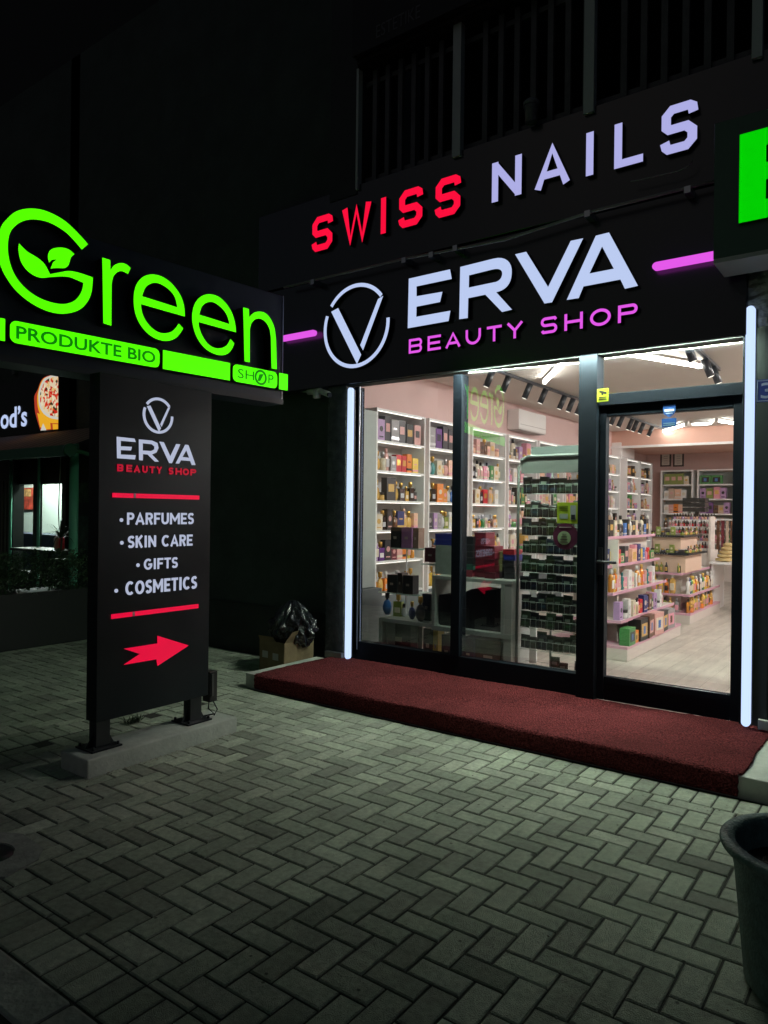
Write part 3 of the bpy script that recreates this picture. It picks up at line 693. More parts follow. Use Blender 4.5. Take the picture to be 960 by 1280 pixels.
gbox('panel', GPANEL, ga0, ga1, -.20, 0, gz0, gz1, bevel=.003)
gbox('bottom_flange', M('grey_flange', (.07, .08, .09), .4), ga0, ga1, -.0, .015, gz0, gz0+.035)
gbox('edge_trim', CHROME, ga1-.004, ga1+.002, 0, .006, gz0+.04, gz1)
gback = tuple(-GN*(DEP-.004)); GM = [G_E, SIDE]
def gpoly(name, loops, mats=GM, off=DEP, back=gback): return MB().prism([[onG(u, v, off) for u, v in lp] for lp in loops], back, 0, 1).build(name, mats, gs)
cg = (0, 250, 7.3846)
def sm(pts, n=4, closed=False):
    """catmull-rom through points"""
    out = []; m = len(pts)
    for i in range(m if closed else m-1):
        p0 = pts[i-1] if (i > 0 or closed) else pts[i]; p1 = pts[i]; p2 = pts[(i+1) % m]; p3 = pts[(i+2) % m] if (i+2 < m or closed) else p2
        for k in range(n):
            t = k/n; out.append(tuple(.5*((2*p1[j])+(-p0[j]+p2[j])*t+(2*p0[j]-5*p1[j]+4*p2[j]-p3[j])*t*t+(-p0[j]+3*p1[j]-3*p2[j]+p3[j])*t**3) for j in (0, 1)))
    if not closed: out.append(pts[-1])
    return out
Gout = sm([(812, 408), (700, 285), (580, 180), (420, 100), (280, 78), (150, 105), (60, 180), (5, 260), (-22, 420), (0, 590), (60, 720), (160, 850), (300, 960), (450, 1030), (590, 1050), (720, 1020), (800, 950), (845, 850), (857, 715)])
Gin_ = sm([(770, 765), (755, 840), (710, 910), (650, 948), (560, 960), (440, 935), (320, 880), (210, 790), (130, 680), (85, 550), (72, 420), (90, 310), (140, 240), (220, 192), (330, 180), (460, 210), (590, 285), (680, 370), (755, 458)])
stem_top = sm([(857, 715), (740, 675), (640, 655), (550, 668), (462, 685)])
stem_bot = sm([(462, 712), (560, 706), (640, 712), (700, 735), (770, 765)])
leafbig = sm([(462, 685), (410, 590), (340, 530), (250, 475), (175, 400)])+sm([(175, 400), (170, 460), (190, 560), (240, 640), (310, 695), (380, 718), (462, 712)])[1:]
gpoly('letter', [Zm(Gout+stem_top[1:]+leafbig[1:]+stem_bot[1:]+Gin_[1:], *cg)])
gpoly('leaf', [Zm(sm([(688, 500), (640, 460), (580, 440), (510, 442), (460, 468), (442, 520), (452, 578)])+[(480, 552), (525, 548), (490, 575), (466, 635)]+sm([(466, 632), (530, 628), (595, 628), (632, 600), (655, 530), (688, 500)])[1:], *cg)])
cr_ = (120, 310, 7.3846)
gpoly('letter', [Zm([(58, 88), (132, 112), (134, 205)]+sm([(134, 205), (170, 158), (230, 138), (280, 152), (320, 185)])+[(294, 240)]+sm([(294, 240), (240, 214), (195, 225), (160, 265), (144, 330)])+[(142, 718), (68, 695)], *cr_)])
def letter_e(c, off_outer, off_in, bar, cut): pass
e1o = sm([(820, 632), (812, 530), (775, 430), (700, 330), (610, 265), (515, 243), (430, 270), (370, 345), (347, 465), (362, 600), (410, 710), (490, 800), (580, 848), (660, 858), (730, 835), (775, 790), (805, 742)])
e1i = sm([(764, 698), (720, 755), (670, 782), (600, 785), (530, 750), (465, 680), (425, 595), (416, 518)])
gpoly('letter', [Zm(e1o+e1i+[(820, 633)], *cr_), Zm([(425, 445)]+sm([(425, 445), (460, 360), (530, 322), (600, 335), (680, 390), (730, 460), (750, 548)])[1:], *cr_)])
ce = (230, 350, 7.1111)
e2o = sm([(462, 465), (455, 390), (425, 290), (370, 205), (300, 145), (215, 126), (140, 155), (90, 225), (72, 325), (85, 430), (125, 530), (190, 610), (265, 655), (335, 670), (395, 650), (430, 605), (448, 563)])
e2i = sm([(412, 525), (380, 580), (330, 605), (270, 603), (210, 565), (160, 490), (135, 420), (130, 374)])
gpoly('letter', [Zm(e2o+e2i, *ce), Zm([(135, 308)]+sm([(135, 308), (160, 235), (210, 198), (265, 200), (330, 245), (380, 310), (404, 392)])[1:], *ce)])
gpoly('letter', [Zm([(526, 243), (577, 258), (580, 330)]+sm([(580, 330), (620, 292), (675, 280), (730, 300), (775, 355), (805, 430), (818, 530)])+[(825, 795), (778, 785)]+sm([(772, 520), (762, 445), (730, 380), (680, 345), (635, 350), (600, 385), (585, 440)])+[(584, 733), (538, 722)], *ce)])
# bars at the foot of the sign
OB = .05; bb = tuple(-GN*(OB-.004))
def rbar(name, us, vt, vb, rnd, txt=None):
    A = onG(us[0], (vt[0]+vb[0])/2, OB); B = onG(us[1], (vt[1]+vb[1])/2, OB); a0, a1 = Gc(A), Gc(B)
    z1 = BZ1; z0 = BZ0; r = .035 if rnd else .001
    pts = []
    for cx, cz, s in ((a1-r, z1-r, 0), (a0+r, z1-r, 90), (a0+r, z0+r, 180), (a1-r, z0+r, 270)):
        pts += arc(cx, cz, r, r, s, s+90, 6 if rnd else 1)
    MB().prism([[Gp(a, z, OB) for a, z in pts]], bb, 0, 1).build(name, GM, gs); return a0, a1
BZ1 = (onG(13.9, 392.4, OB).z+onG(198, 434, OB).z+onG(359.5, 475.5, OB).z)/3; BZ0 = (onG(14, 418, OB).z+onG(358, 495.3, OB).z)/2
rbar('bar', (-60, 6.5), (380, 389), (400, 417), False)
b1 = rbar('bar', (12.5, 199.5), (392, 434), (418, 462), True)
rbar('bar', (203.5, 287.5), (439, 458), (463, 480), False)
b2 = rbar('bar', (291, 346.5), (460, 472), (480, 493), True)
rbar('bar', (348.6, 359.6), (474, 476), (493, 495.5), False)
def gtext(txt, a0, a1, z0, z1, bold=.0):
    text_on('lettering', txt, GD_E, gs, Gp(a0, z0, OB+.003), -GD, (0, 0, 1), a1-a0, z1-z0, bold=bold)
H = BZ1-BZ0
t0 = Gc(onG(20, 405, OB)); t1 = Gc(onG(194, 446, OB)); gtext('PRODUKTE BIO', t0, t1, BZ0+H*.20, BZ0+H*.80, .02)
t0 = Gc(onG(297, 470, OB)); t1 = Gc(onG(313, 475, OB)); t2 = Gc(onG(319, 478, OB)); t3 = Gc(onG(332, 482, OB)); t4 = Gc(onG(335, 483, OB)); t5 = Gc(onG(341.5, 486, OB))
gtext('SH', t0, t2-.012, BZ0+H*.24, BZ0+H*.78); gtext('P', t4, t5, BZ0+H*.24, BZ0+H*.78)
cx, cz, rr = (t2+t3)/2, BZ0+H*.5, (t3-t2)/2
letter('lettering', lambda a, z: Gp(a, z, OB+.004), tuple(-GN*.002), [stroke(arc(cx, cz, rr, rr*1.0, 0, 345, 23), rr*.32, True), [[(cx-.6*rr, cz-.6*rr), (cx-.1*rr, cz-.55*rr), (cx+.55*rr, cz+.6*rr), (cx-.25*rr, cz+.45*rr)]]], [GD_E, GD_E], gs)
# unseen lit bars added behind the board, throwing green light on the terrace
for a0, a1 in ((-2.3, -.1),):
    gbox('bar', G_E, a0, a1, -.235, -.205, BZ0, BZ1)
    gbox('bar', G_E, -1.9, -.4, -.235, -.205, BZ1+.15, BZ1+.3)

# ------------------------------------------------------------------ interior
# shop lights
TUBE_ADDED = E_('added_tube_light', (1.0, .985, .96), 400.0)
MATS.pop('tube_light'); TUBE = E_('tube_light', (1.0, .98, .93), 30.0)
def ctube(u0, v0, u1, v1, label):
    A, B = onZ(u0, v0, CZ-.05), onZ(u1, v1, CZ-.05); d = (B-A).normalized()
    t = root('tube_lamp', (A+B)/2, label, 'lamp', 'ceiling tube lamps')
    MB().tube([A, B], .020, 10).build('tube', TUBE, t)
    MB().bar(A-d*.03+Vector((0, 0, .035)), B+d*.03+Vector((0, 0, .035)), .05, .025).build('housing', WPLAS, t)
    for e, s in ((A, -1), (B, 1)): MB().bar(e+d*s*.001, e+d*s*.03, .045, .05).build('end_cap', WPLAS, t)
ctube(680.9, 477.5, 708.6, 448.8, 'ceiling tube lamp seen through the window right of its spotlights')
ctube(766.6, 439.3, 874.4, 458, 'ceiling tube lamp seen through the light above the door')
ctube(822.9, 541, 856.9, 530.7, 'farther slanted ceiling tube lamp behind the blue door stickers')
ctube(896.7, 526, 925, 530.5, 'farther ceiling tube lamp right of the round lamp')
p = onZ(877, 528, CZ-.04)
rl = root('round_lamp', p, 'round flush ceiling lamp between two far tube lamps', 'lamp')
MB().lathe([(.20, .038), (.20, .0), (.17, -.02)], p, 28).build('housing', WPLAS, rl)
MB().lathe([(.165, -.021), (.155, -.035), (.05, -.045)], p, 28).build('diffuser', E_('round_diffuser', (1, .98, .95), 6), rl)
# stronger tubes added over the unseen right half to brighten the room
for x, y, nm_ in ((.1, 6.6, 'nearest'), (.1, 9.2, 'middle'), (.1, 12.2, 'farthest')):
    A, B = Vector((x, y-.6, CZ-.05)), Vector((x, y+.6, CZ-.05)); t = root('tube_lamp', (x, y, CZ-.05), '%s added ceiling tube lamp over unseen right half of the shop' % nm_, 'lamp', 'ceiling tube lamps')
    MB().tube([A, B], .020, 10).build('tube', TUBE_ADDED, t); MB().bar(A+Vector((0, 0, .035)), B+Vector((0, 0, .035)), .11, .025).build('housing', WPLAS, t)
def track(pts, spots, label, tname, zt_=CZ-.03):
    tr = root('lamp_track', pts[0], label, 'lamp track')
    MB().bar(pts[0], pts[1], .035, .03).build('rail', BLACKM, tr)
    n = len(spots)
    for i, (u, v) in enumerate(spots):
        d = ray(u, v); dd = (pts[1]-pts[0]).normalized()
        # nearest point of the rail to the sight line
        t0 = min((abs(((pts[0]+dd*s-Vector((0, 0, EYE))).normalized()).dot(d.normalized())-1), s) for s in [q*.02-1 for q in range(0, 600)])[1]
        c = pts[0]+dd*t0
        s = root('spotlight', c, '%s spotlight from the left on the %s' % (ORD[i], tname), 'spotlight', 'cylinder spotlights on ceiling tracks')
        aim = Vector((-.38, -.15, -1)).normalized() if 'window' in tname or 'far' in tname else Vector((.35, .1, -1)).normalized()
        a = c+Vector((0, 0, -.06)); MB().tube([c, a], .012).build('stem', BLACKM, s)
        MB().tube([a-aim*.04, a+aim*.15], .038, 14).build('body', BLACKM, s)
        MB().tube([a+aim*.151, a+aim*.153], .030, 14).build('lens', E_('spot_lens', (1, .95, .85), 1.6), s)
T0 = onZ(612, 455.5, CZ-.02); T1 = onZ(724, 503, CZ-.02); Tx = (T0.x+T1.x)/2
T0 = Vector((Tx, onX(612, 455.5, Tx).y-.1, CZ-.02)); T1 = Vector((Tx, 9.9, CZ-.02))
track((T0, T1), [(614, 462), (635, 467), (661, 478), (680, 486), (704, 494), (714, 499), (725, 504)], 'black ceiling rail with spotlights seen through the window', 'window rail')
T2 = Vector((Tx, 10.3, CZ-.02)); T3 = Vector((Tx, 14.0, CZ-.02))
track((T2, T3), [(766, 519), (776, 523), (787, 528), (793, 531), (801, 533), (812, 538)], 'black ceiling rail with spotlights seen at upper left of door glass', 'far rail')
Tq = onZ(867, 426, CZ-.02); T4 = Vector((Tq.x, 6.1, CZ-.02)); T5 = Vector((Tq.x-.1, 8.6, CZ-.02))
track((T4, T5), [(860, 425), (883, 445), (893, 455)], 'grey ceiling rail with spotlights above the door', 'rail above the door')

# wall units
SHZ = [2.546, 2.216, 1.90, 1.586, 1.27, .947, .606]
FX = -4.5
def wall_unit(y0, y1, label, nsh=7, dep=.33, mat=WHITE):
    u = root('shelf_unit', (FX-dep/2, (y0+y1)/2, FL), label, 'shelf unit', 'white shelf units along the wall')
    bx('side_panel', mat, u, FX-dep, FX, y0, y0+.02, FL, SHZ[0]+.0); bx('side_panel', mat, u, FX-dep, FX, y1-.02, y1, FL, SHZ[0])
    bx('back_panel', M('shelf_back', (.60, .59, .57), .6), u, FX-dep, FX-dep+.012, y0+.021, y1-.021, FL, SHZ[0]-.02)
    for i, z in enumerate(SHZ[:nsh]): bx('shelf', mat, u, FX-dep+.013, FX-.004, y0+.021, y1-.021, z-.022, z)
    bx('cupboard', DGREY if y0 < 10 else CREAM, u, FX-dep+.013, FX-.006, y0+.021, y1-.021, FL, SHZ[-1]-.024)
    for i in range(6):   # slim light under each shelf
        bx('shelf_light', E_('shelf_led', (1, .93, .84), 3.0), u, FX-.03, FX-.02, y0+.05, y1-.05, SHZ[i]-.028, SHZ[i]-.023)
    return u
units = []
yy = 5.94
names = ['nearest wall unit', 'second wall unit', 'third wall unit', 'fourth wall unit', 'fifth wall unit', 'sixth wall unit', 'seventh wall unit']
for i in range(6):
    y0 = 5.94+i*1.0; y1 = y0+.92
    units.append((names[i], y0, y1)); wall_unit(y0, y1, 'white backed shelf unit against left wall, %s from the window' % ORD[i])
    if i < 5: tag(bx('pilaster', PINKW, None, FX-.30, FX-.06, y1+.002, y1+.078, FL, 2.546), 'narrow pink post between the %s and %s wall units' % (ORD[i], ORD[i+1]), 'post', 'pink posts between wall units')
tag(MB().box(-4.85, -4.492, 5.70, 5.93, .69, 2.50).build('end_panel', GREYP, bevel=.003), 'grey green side panel beside the nearest wall unit inside the window', 'panel')
tag(MB().box(-4.85, -4.40, 5.45, 5.93, FL, .685).build('low_cabinet', DGREY, bevel=.003), 'dark grey low cabinet in the left corner of the window', 'cabinet')
for nm, y0, y1 in (('first far unit', 12.80, 13.56), ('second far unit', 13.96, 14.76), ('third far unit', 14.82, 15.62)):
    units.append((nm, y0, y1)); wall_unit(y0, y1, 'narrow white shelf unit on left wall seen through door, %s of three' % nm.split()[0])
# units on the back wall
BY = 16.0
def back_unit(x0, x1, label):
    u = root('shelf_unit', ((x0+x1)/2, BY+.17, FL), label, 'shelf unit', 'white shelf units on the back wall')
    bx('side_panel', WHITE, u, x0, x0+.03, BY, BY+.38, FL, 2.42); bx('side_panel', WHITE, u, x1-.03, x1, BY, BY+.38, FL, 2.42)
    bx('back_panel', M('shelf_back2', (.42, .44, .43), .6), u, x0+.031, x1-.031, BY+.36, BY+.38, FL, 2.38)
    for i in range(7):
        z = 2.42-i*.305; bx('shelf', WHITE, u, x0+.031, x1-.031, BY+.003, BY+.358, z-.03, z)
    bx('cupboard', CREAM, u, x0+.031, x1-.031, BY+.01, BY+.358, FL, 2.42-6*.305-.033)
for nm, x0, x1 in (('left back unit', -4.44, -3.78), ('middle back unit', -3.70, -2.98), ('right back unit', -2.93, -2.2)):
    back_unit(x0, x1, 'white shelf unit on back wall, %s' % nm)

# ---- products
PAL = dict(black=(.012, .012, .014), charcoal=(.05, .05, .055), white=(.75, .74, .72), cream=(.70, .62, .48), gold=(.62, .38, .10), amber=(.55, .22, .02),
           orange=(.75, .22, .03), red=(.55, .02, .03), maroon=(.13, .012, .025), pink=(.72, .30, .38), rose=(.66, .36, .33), lilac=(.42, .26, .48),
           purple=(.14, .05, .22), navy=(.02, .03, .14), blue=(.05, .16, .45), teal=(.03, .22, .22), green=(.06, .24, .07), lime=(.22, .27, .06), brown=(.12, .05, .025),
           grey=(.30, .29, .29), silver=(.5, .5, .52), yellow=(.78, .55, .08), beige=(.55, .42, .32), peach=(.78, .48, .34))
def pm(c, kind='paper'):
    if kind == 'metal': return M('m_'+c, PAL[c], .28, metal=.85)
    if kind == 'gloss': return M('g_'+c, PAL[c], .12, spec=.6, coat=.4)
    return M('p_'+c, PAL[c], .42, var=(25, .10))
CACHE = {}
HID = {}
def proto(kind, c, size):
    """first object of each look; its copies share the mesh"""
    key = (kind, c, size)
    if key in CACHE: return CACHE[key]
    rnd = random.Random(hash((kind, c, size)) & 0xffff if False else sum(map(ord, kind+c+size))*7)
    s = {'s': .72, 'm': 1.0, 'l': 1.3}[size]
    acc = rnd.choice(['white', 'gold', 'black', 'pink', 'cream', 'silver', 'rose']) 
    if acc == c: acc = 'gold'
    if kind == 'perfume_box':
        w_, d_, h_ = .075*s*rnd.uniform(.9, 1.15), .05*s, .14*s*rnd.uniform(.9, 1.15)
        b = MB(); b.box(-w_/2, w_/2, -d_/2, d_/2, 0, h_, 0)
        k = rnd.choice([0, 1, 2])
        if k == 0: b.box(-w_*.32, w_*.32, -d_/2-.0012, -d_/2, h_*.38, h_*.72, 1)
        elif k == 1: b.box(-w_/2-.0008, w_/2+.0008, -d_/2-.0012, d_/2, h_*.12, h_*.24, 1); b.box(-w_*.25, w_*.25, -d_/2-.001, -d_/2, h_*.55, h_*.62, 1)
        else: b.lathe([(.001, 0), (w_*.26, 0), (w_*.26, .001)], (0, 0, 0), 14, 1); 
        if k == 2:
            for i in range(len(b.v)-42, len(b.v)):
                v = b.v[i]; b.v[i] = Vector((v.x, -d_/2-.0002-v.z, h_*.55+v.y))
            b.box(-w_*.3, w_*.3, -d_/2-.001, -d_/2, h_*.14, h_*.2, 1)
        o = b.build('perfume_box', [pm(c), pm(acc, rnd.choice(['paper', 'metal']) if acc in ('gold', 'silver') else 'paper')], origin=(0, 0, 0)); dims = (w_, h_)
    elif kind == 'perfume_bottle':
        w_, h_ = .052*s, .085*s
        o = bpy.data.objects.new('perfume_bottle', None)
        b = MB(); sh = rnd.choice([0, 1, 2])
        if sh == 0: b.box(-w_/2, w_/2, -w_*.28, w_*.28, 0, h_); b.box(-w_*.34, w_*.34, -w_*.30, -w_*.28, h_*.25, h_*.6, 1)
        elif sh == 1: b.lathe([(w_*.42, 0), (w_*.5, .006), (w_*.5, h_*.8), (w_*.3, h_*.97), (w_*.15, h_)], n=16)
        else: b.lathe([(w_*.25, 0), (w_*.5, h_*.25), (w_*.56, h_*.5), (w_*.42, h_*.85), (w_*.16, h_)], n=16, sy=.6)
        ob = b.build('perfume_bottle', [pm(c, 'gloss'), pm(acc)], origin=(0, 0, 0), bevel=.003 if sh == 0 else 0)
        bpy.data.objects.remove(o); o = ob
        cp = MB(); cp.lathe([(w_*.13, h_+.0005), (w_*.13, h_+.008*s), (w_*.25, h_+.009*s), (w_*.25, h_+.036*s), (w_*.21, h_+.04*s)], n=14)
        cc = rnd.choice(['gold', 'black', 'silver', 'gold', 'white'])
        cp.build('cap', pm(cc, 'metal' if cc in ('gold', 'silver') else 'gloss'), o); dims = (w_, h_+.04*s)
    elif kind == 'lotion_bottle':
        w_, h_ = .055*s, .14*s; b = MB()
        b.lathe([(w_*.42, 0), (w_*.5, .005), (w_*.5, h_*.8), (w_*.38, h_*.93), (w_*.18, h_*.97), (w_*.18, h_)], n=16, sy=.75)
        o = b.build('lotion_bottle', [pm(c, 'gloss')], origin=(0, 0, 0))
        MB().box(-w_*.36, w_*.36, -w_*.40, -w_*.33, h_*.22, h_*.66).build('printed_label', pm(acc), o, bevel=.004)
        MB().lathe([(w_*.22, h_), (w_*.22, h_+.03*s), (w_*.18, h_+.034*s)], n=14).build('cap', pm(rnd.choice(['black', 'white', 'gold', c])), o); dims = (w_, h_+.035*s)
    elif kind == 'cream_jar':
        w_, h_ = .065*s, .045*s
        o = MB().lathe([(w_*.45, 0), (w_*.5, .004), (w_*.5, h_*.9), (w_*.44, h_)], n=18).build('cream_jar', pm(c, 'gloss'), origin=(0, 0, 0))
        MB().lathe([(w_*.51, h_+.0005), (w_*.51, h_+.018*s), (w_*.47, h_+.021*s)], n=18).build('lid', pm(acc, 'metal' if acc in ('gold', 'silver') else 'gloss'), o); dims = (w_, h_+.02)
    elif kind == 'gift_box':
        w_, d_, h_ = .17*s, .09*s, .15*s; b = MB(); b.box(-w_/2, w_/2, -d_/2, d_/2, 0, h_)
        b.box(-w_*.36, w_*.36, -d_/2-.0015, -d_/2, h_*.2, h_*.78, 1); b.box(-w_*.14, w_*.12, -d_/2-.003, -d_/2-.0015, h_*.3, h_*.66, 2)
        o = b.build('gift_box', [pm(c), pm(acc), pm(rnd.choice(['pink', 'brown', 'green', 'gold', 'blue']))], origin=(0, 0, 0), bevel=.002); dims = (w_, h_)
    elif kind == 'nail_polish':
        w_, h_ = .026*s, .034*s
        o = MB().lathe([(w_*.45, 0), (w_*.5, .003), (w_*.5, h_*.8), (w_*.25, h_)], n=10).build('nail_polish', pm(c, 'gloss'), origin=(0, 0, 0))
        MB().lathe([(w_*.3, h_+.0004), (w_*.24, h_+.034*s), (w_*.15, h_+.036*s)], n=10).build('cap', pm('white' if rnd.random() < .4 else 'black', 'gloss'), o); dims = (w_, h_+.036)
    o['_dims'] = dims; o['_used'] = 0; CACHE[key] = o; return o
CATS = dict(perfume_box='box', perfume_bottle='perfume bottle', lotion_bottle='lotion bottle', cream_jar='cream jar', gift_box='gift box', nail_polish='nail polish')
def put(kind, c, size, loc, rz, label, group):
    p = proto(kind, c, size)
    if not p['_used']: p['_used'] = 1; o = p; o.location = loc; o.rotation_euler = (0, 0, rz)
    else: o = dup(p, loc, rz)
    tag(o, label, CATS[kind], group); return o
KN = dict(perfume_box='carton', perfume_bottle='perfume bottle', lotion_bottle='lotion bottle', cream_jar='cream jar', gift_box='gift box', nail_polish='nail polish')
def shelf_run(kind_cols, p0, p1, z, rz, where, group, gap=.012, depth=.0, maxn=19, jitter=.008, k=1.0):
    """a row of goods from p0 to p1 (xy) at height z"""
    p0, p1 = Vector((*p0, z)), Vector((*p1, z)); L = (p1-p0).length; d = (p1-p0)/L; s = .02; i = 0
    while i < maxn:
        kind, c, size = kind_cols[i % len(kind_cols)] if not callable(kind_cols) else kind_cols(i)
        w_ = proto(kind, c, size)['_dims'][0]*k
        if s+w_ > L-.015: break
        nrm = Vector((math.sin(rz), -math.cos(rz), 0))
        q = p0+d*(s+w_/2)+nrm*random.uniform(-jitter, jitter); s += w_+gap*random.uniform(.3, 2.0)
        if random.random() < .05: i += 0; s += .02
        ob_ = put(kind, c, size, q+Vector((0, 0, .0006)), rz+random.uniform(-.12, .12), '%s %s, %s from the left on %s' % (c, KN[kind], ORD[i], where), group)
        ob_.scale = (k, k, k*random.uniform(.94, 1.08)); i += 1
B_, P_, L_, J_, G_ = 'perfume_box', 'perfume_bottle', 'lotion_bottle', 'cream_jar', 'gift_box'
rowsA = [[(B_, 'lilac', 'l'), (B_, 'charcoal', 'l'), (B_, 'grey', 'l'), (B_, 'charcoal', 'l'), (B_, 'black', 'l'), (B_, 'rose', 'l'), (B_, 'cream', 'l'), (B_, 'rose', 'l'), (B_, 'cream', 'm')],
         [(P_, 'gold', 'l'), (P_, 'cream', 'l'), (L_, 'rose', 'm'), (B_, 'grey', 'm'), (B_, 'red', 'm'), (B_, 'red', 'm'), (B_, 'orange', 'm'), (B_, 'yellow', 'm'), (B_, 'brown', 'm'), (P_, 'navy', 'l'), (P_, 'navy', 'l')],
         [(P_, 'gold', 'l'), (J_, 'gold', 'm'), (B_, 'black', 'l'), (P_, 'gold', 'l'), (P_, 'black', 'l'), (P_, 'gold', 'm'), (P_, 'black', 'l'), (P_, 'charcoal', 'm'), (P_, 'silver', 'l'), (L_, 'cream', 's')],
         [(B_, 'cream', 'm'), (P_, 'black', 'l'), (B_, 'black', 'm'), (P_, 'brown', 'l'), (B_, 'navy', 'm'), (L_, 'peach', 'm'), (P_, 'gold', 'l'), (B_, 'peach', 'm'), (P_, 'amber', 'l'), (P_, 'black', 'm')],
         [(L_, 'lilac', 'm'), (P_, 'purple', 'l'), (B_, 'black', 'm'), (B_, 'maroon', 'm'), (B_, 'rose', 'm'), (B_, 'orange', 'm'), (L_, 'yellow', 'm'), (P_, 'amber', 'm'), (B_, 'grey', 'm'), (P_, 'gold', 'm')],
         [(P_, 'amber', 'l'), (P_, 'gold', 'l'), (P_, 'orange', 'l'), (L_, 'gold', 's'), (P_, 'gold', 'm'), (P_, 'cream', 'l'), (P_, 'amber', 'm'), (P_, 'silver', 'l')]]
rowsB = [[(B_, 'grey', 'l'), (B_, 'purple', 'l'), (B_, 'charcoal', 'l'), (B_, 'charcoal', 'l'), (B_, 'black', 'm'), (B_, 'white', 'l'), (B_, 'lilac', 'm')],
         [(P_, 'silver', 'l'), (P_, 'teal', 'l'), (B_, 'cream', 'm'), (L_, 'cream', 's'), (P_, 'rose', 'l'), (B_, 'peach', 'm'), (P_, 'gold', 'm'), (P_, 'white', 'm')],
         [(P_, 'gold', 'l'), (P_, 'black', 'l'), (B_, 'orange', 'l'), (B_, 'amber', 'm'), (P_, 'silver', 'l'), (P_, 'blue', 'l'), (B_, 'yellow', 's'), (P_, 'black', 'm')],
         [(B_, 'charcoal', 'm'), (B_, 'lilac', 'm'), (B_, 'grey', 'm'), (P_, 'silver', 'l'), (P_, 'lime', 'l'), (B_, 'white', 'm'), (L_, 'cream', 'm')],
         [(B_, 'grey', 'm'), (P_, 'brown', 'l'), (B_, 'blue', 'm'), (B_, 'white', 'm'), (P_, 'charcoal', 'l'), (B_, 'pink', 'm'), (L_, 'cream', 's')],
         [(P_, 'gold', 'l'), (P_, 'yellow', 'l'), (L_, 'gold', 's'), (P_, 'amber', 'l'), (P_, 'cream', 'l'), (B_, 'gold', 'm')]]
rowsC = [[(J_, 'peach', 'l'), (B_, 'rose', 'm'), (B_, 'brown', 'm'), (P_, 'brown', 'l'), (B_, 'peach', 's'), (B_, 'beige', 'm')],
         [(P_, 'black', 'l'), (L_, 'charcoal', 's'), (L_, 'cream', 'm'), (L_, 'cream', 'm'), (B_, 'pink', 'm'), (L_, 'cream', 'm'), (B_, 'green', 'm'), (B_, 'cream', 'm'), (L_, 'green', 'm')],
         [(B_, 'brown', 'm'), (B_, 'cream', 'm'), (P_, 'black', 'l'), (B_, 'red', 'm'), (B_, 'beige', 'm'), (P_, 'gold', 'l'), (B_, 'white', 'm'), (P_, 'brown', 'l'), (J_, 'cream', 'm')],
         [(P_, 'peach', 'm'), (P_, 'gold', 'm'), (B_, 'black', 's'), (P_, 'orange', 'm'), (P_, 'green', 'm'), (B_, 'cream', 's'), (J_, 'rose', 'm'), (P_, 'brown', 'm')],
         [(L_, 'cream', 'm'), (L_, 'beige', 'm'), (P_, 'gold', 'l'), (L_, 'cream', 'm'), (B_, 'pink', 'm'), (P_, 'amber', 'm')], rowsA[5]]
allc = ['cream', 'white', 'pink', 'rose', 'gold', 'black', 'peach', 'lilac', 'green', 'brown', 'beige', 'grey']
def rrow(seed, pal=allc, kinds=(B_, B_, L_, P_, J_), sz='mml'):
    q = random.Random(seed); return [(q.choice(kinds), q.choice(pal), q.choice(sz)) for _ in range(14)]
for ui, (nm, y0, y1) in enumerate(units):
    rows = [rowsA, rowsB, rowsC][ui] if ui < 3 else [rrow(ui*10+k, sz='ml') for k in range(6)]
    if ui in (7, 8): rows = [[(G_, random.choice(['pink', 'rose', 'white', 'brown', 'lilac']), 'm')]+rrow(ui*7+k) for k in range(4)]+rows[:2]
    for k in range(6):
        if ui in (4, 5) and k > 3: continue
        z = SHZ[k+1]; 
        if ui >= 6 and k > 4: continue
        shelf_run(rows[k], (FX-.07, y0+.03), (FX-.07, y1-.03), z, R(90), '%s shelf of %s' % (ORD[k], nm), 'goods on the %s' % nm, gap=.004 if ui < 3 else .008, maxn=14, k=1.3 if ui < 6 else 1.25)
for ui, (nm, x0, x1) in enumerate((('left back unit', -4.44, -3.78), ('middle back unit', -3.70, -2.98))):
    for k in range(5):
        z = 2.42-(k+1)*.305
        cols = [[('perfume_box', 'lime', 'l')]*3+[(B_, 'cream', 'm')]*6, [(B_, 'white', 'm'), (B_, 'beige', 'l'), (B_, 'peach', 'l')]*3, [(B_, 'white', 'm'), (B_, 'rose', 'm'), (B_, 'orange', 'm'), (B_, 'peach', 'm')]*2, rrow(90+k), rrow(91+k)][k] if ui == 0 else \
            [[(G_, 'green', 'm'), (G_, 'green', 'm'), (G_, 'rose', 'm'), (G_, 'gold', 'm')], [(B_, 'lilac', 'l'), (B_, 'lime', 'l'), (B_, 'pink', 'l'), (B_, 'lilac', 'l')]*2, [(B_, 'lilac', 'l'), (B_, 'purple', 'l'), (B_, 'brown', 'm'), (B_, 'beige', 'm')]*2, rrow(95), rrow(96)][k]
        shelf_run(cols, (x0+.04, BY+.08), (x1-.04, BY+.08), z, 0, '%s shelf of %s' % (ORD[k], nm), 'goods on the %s' % nm, gap=.006, maxn=9, k=1.2)

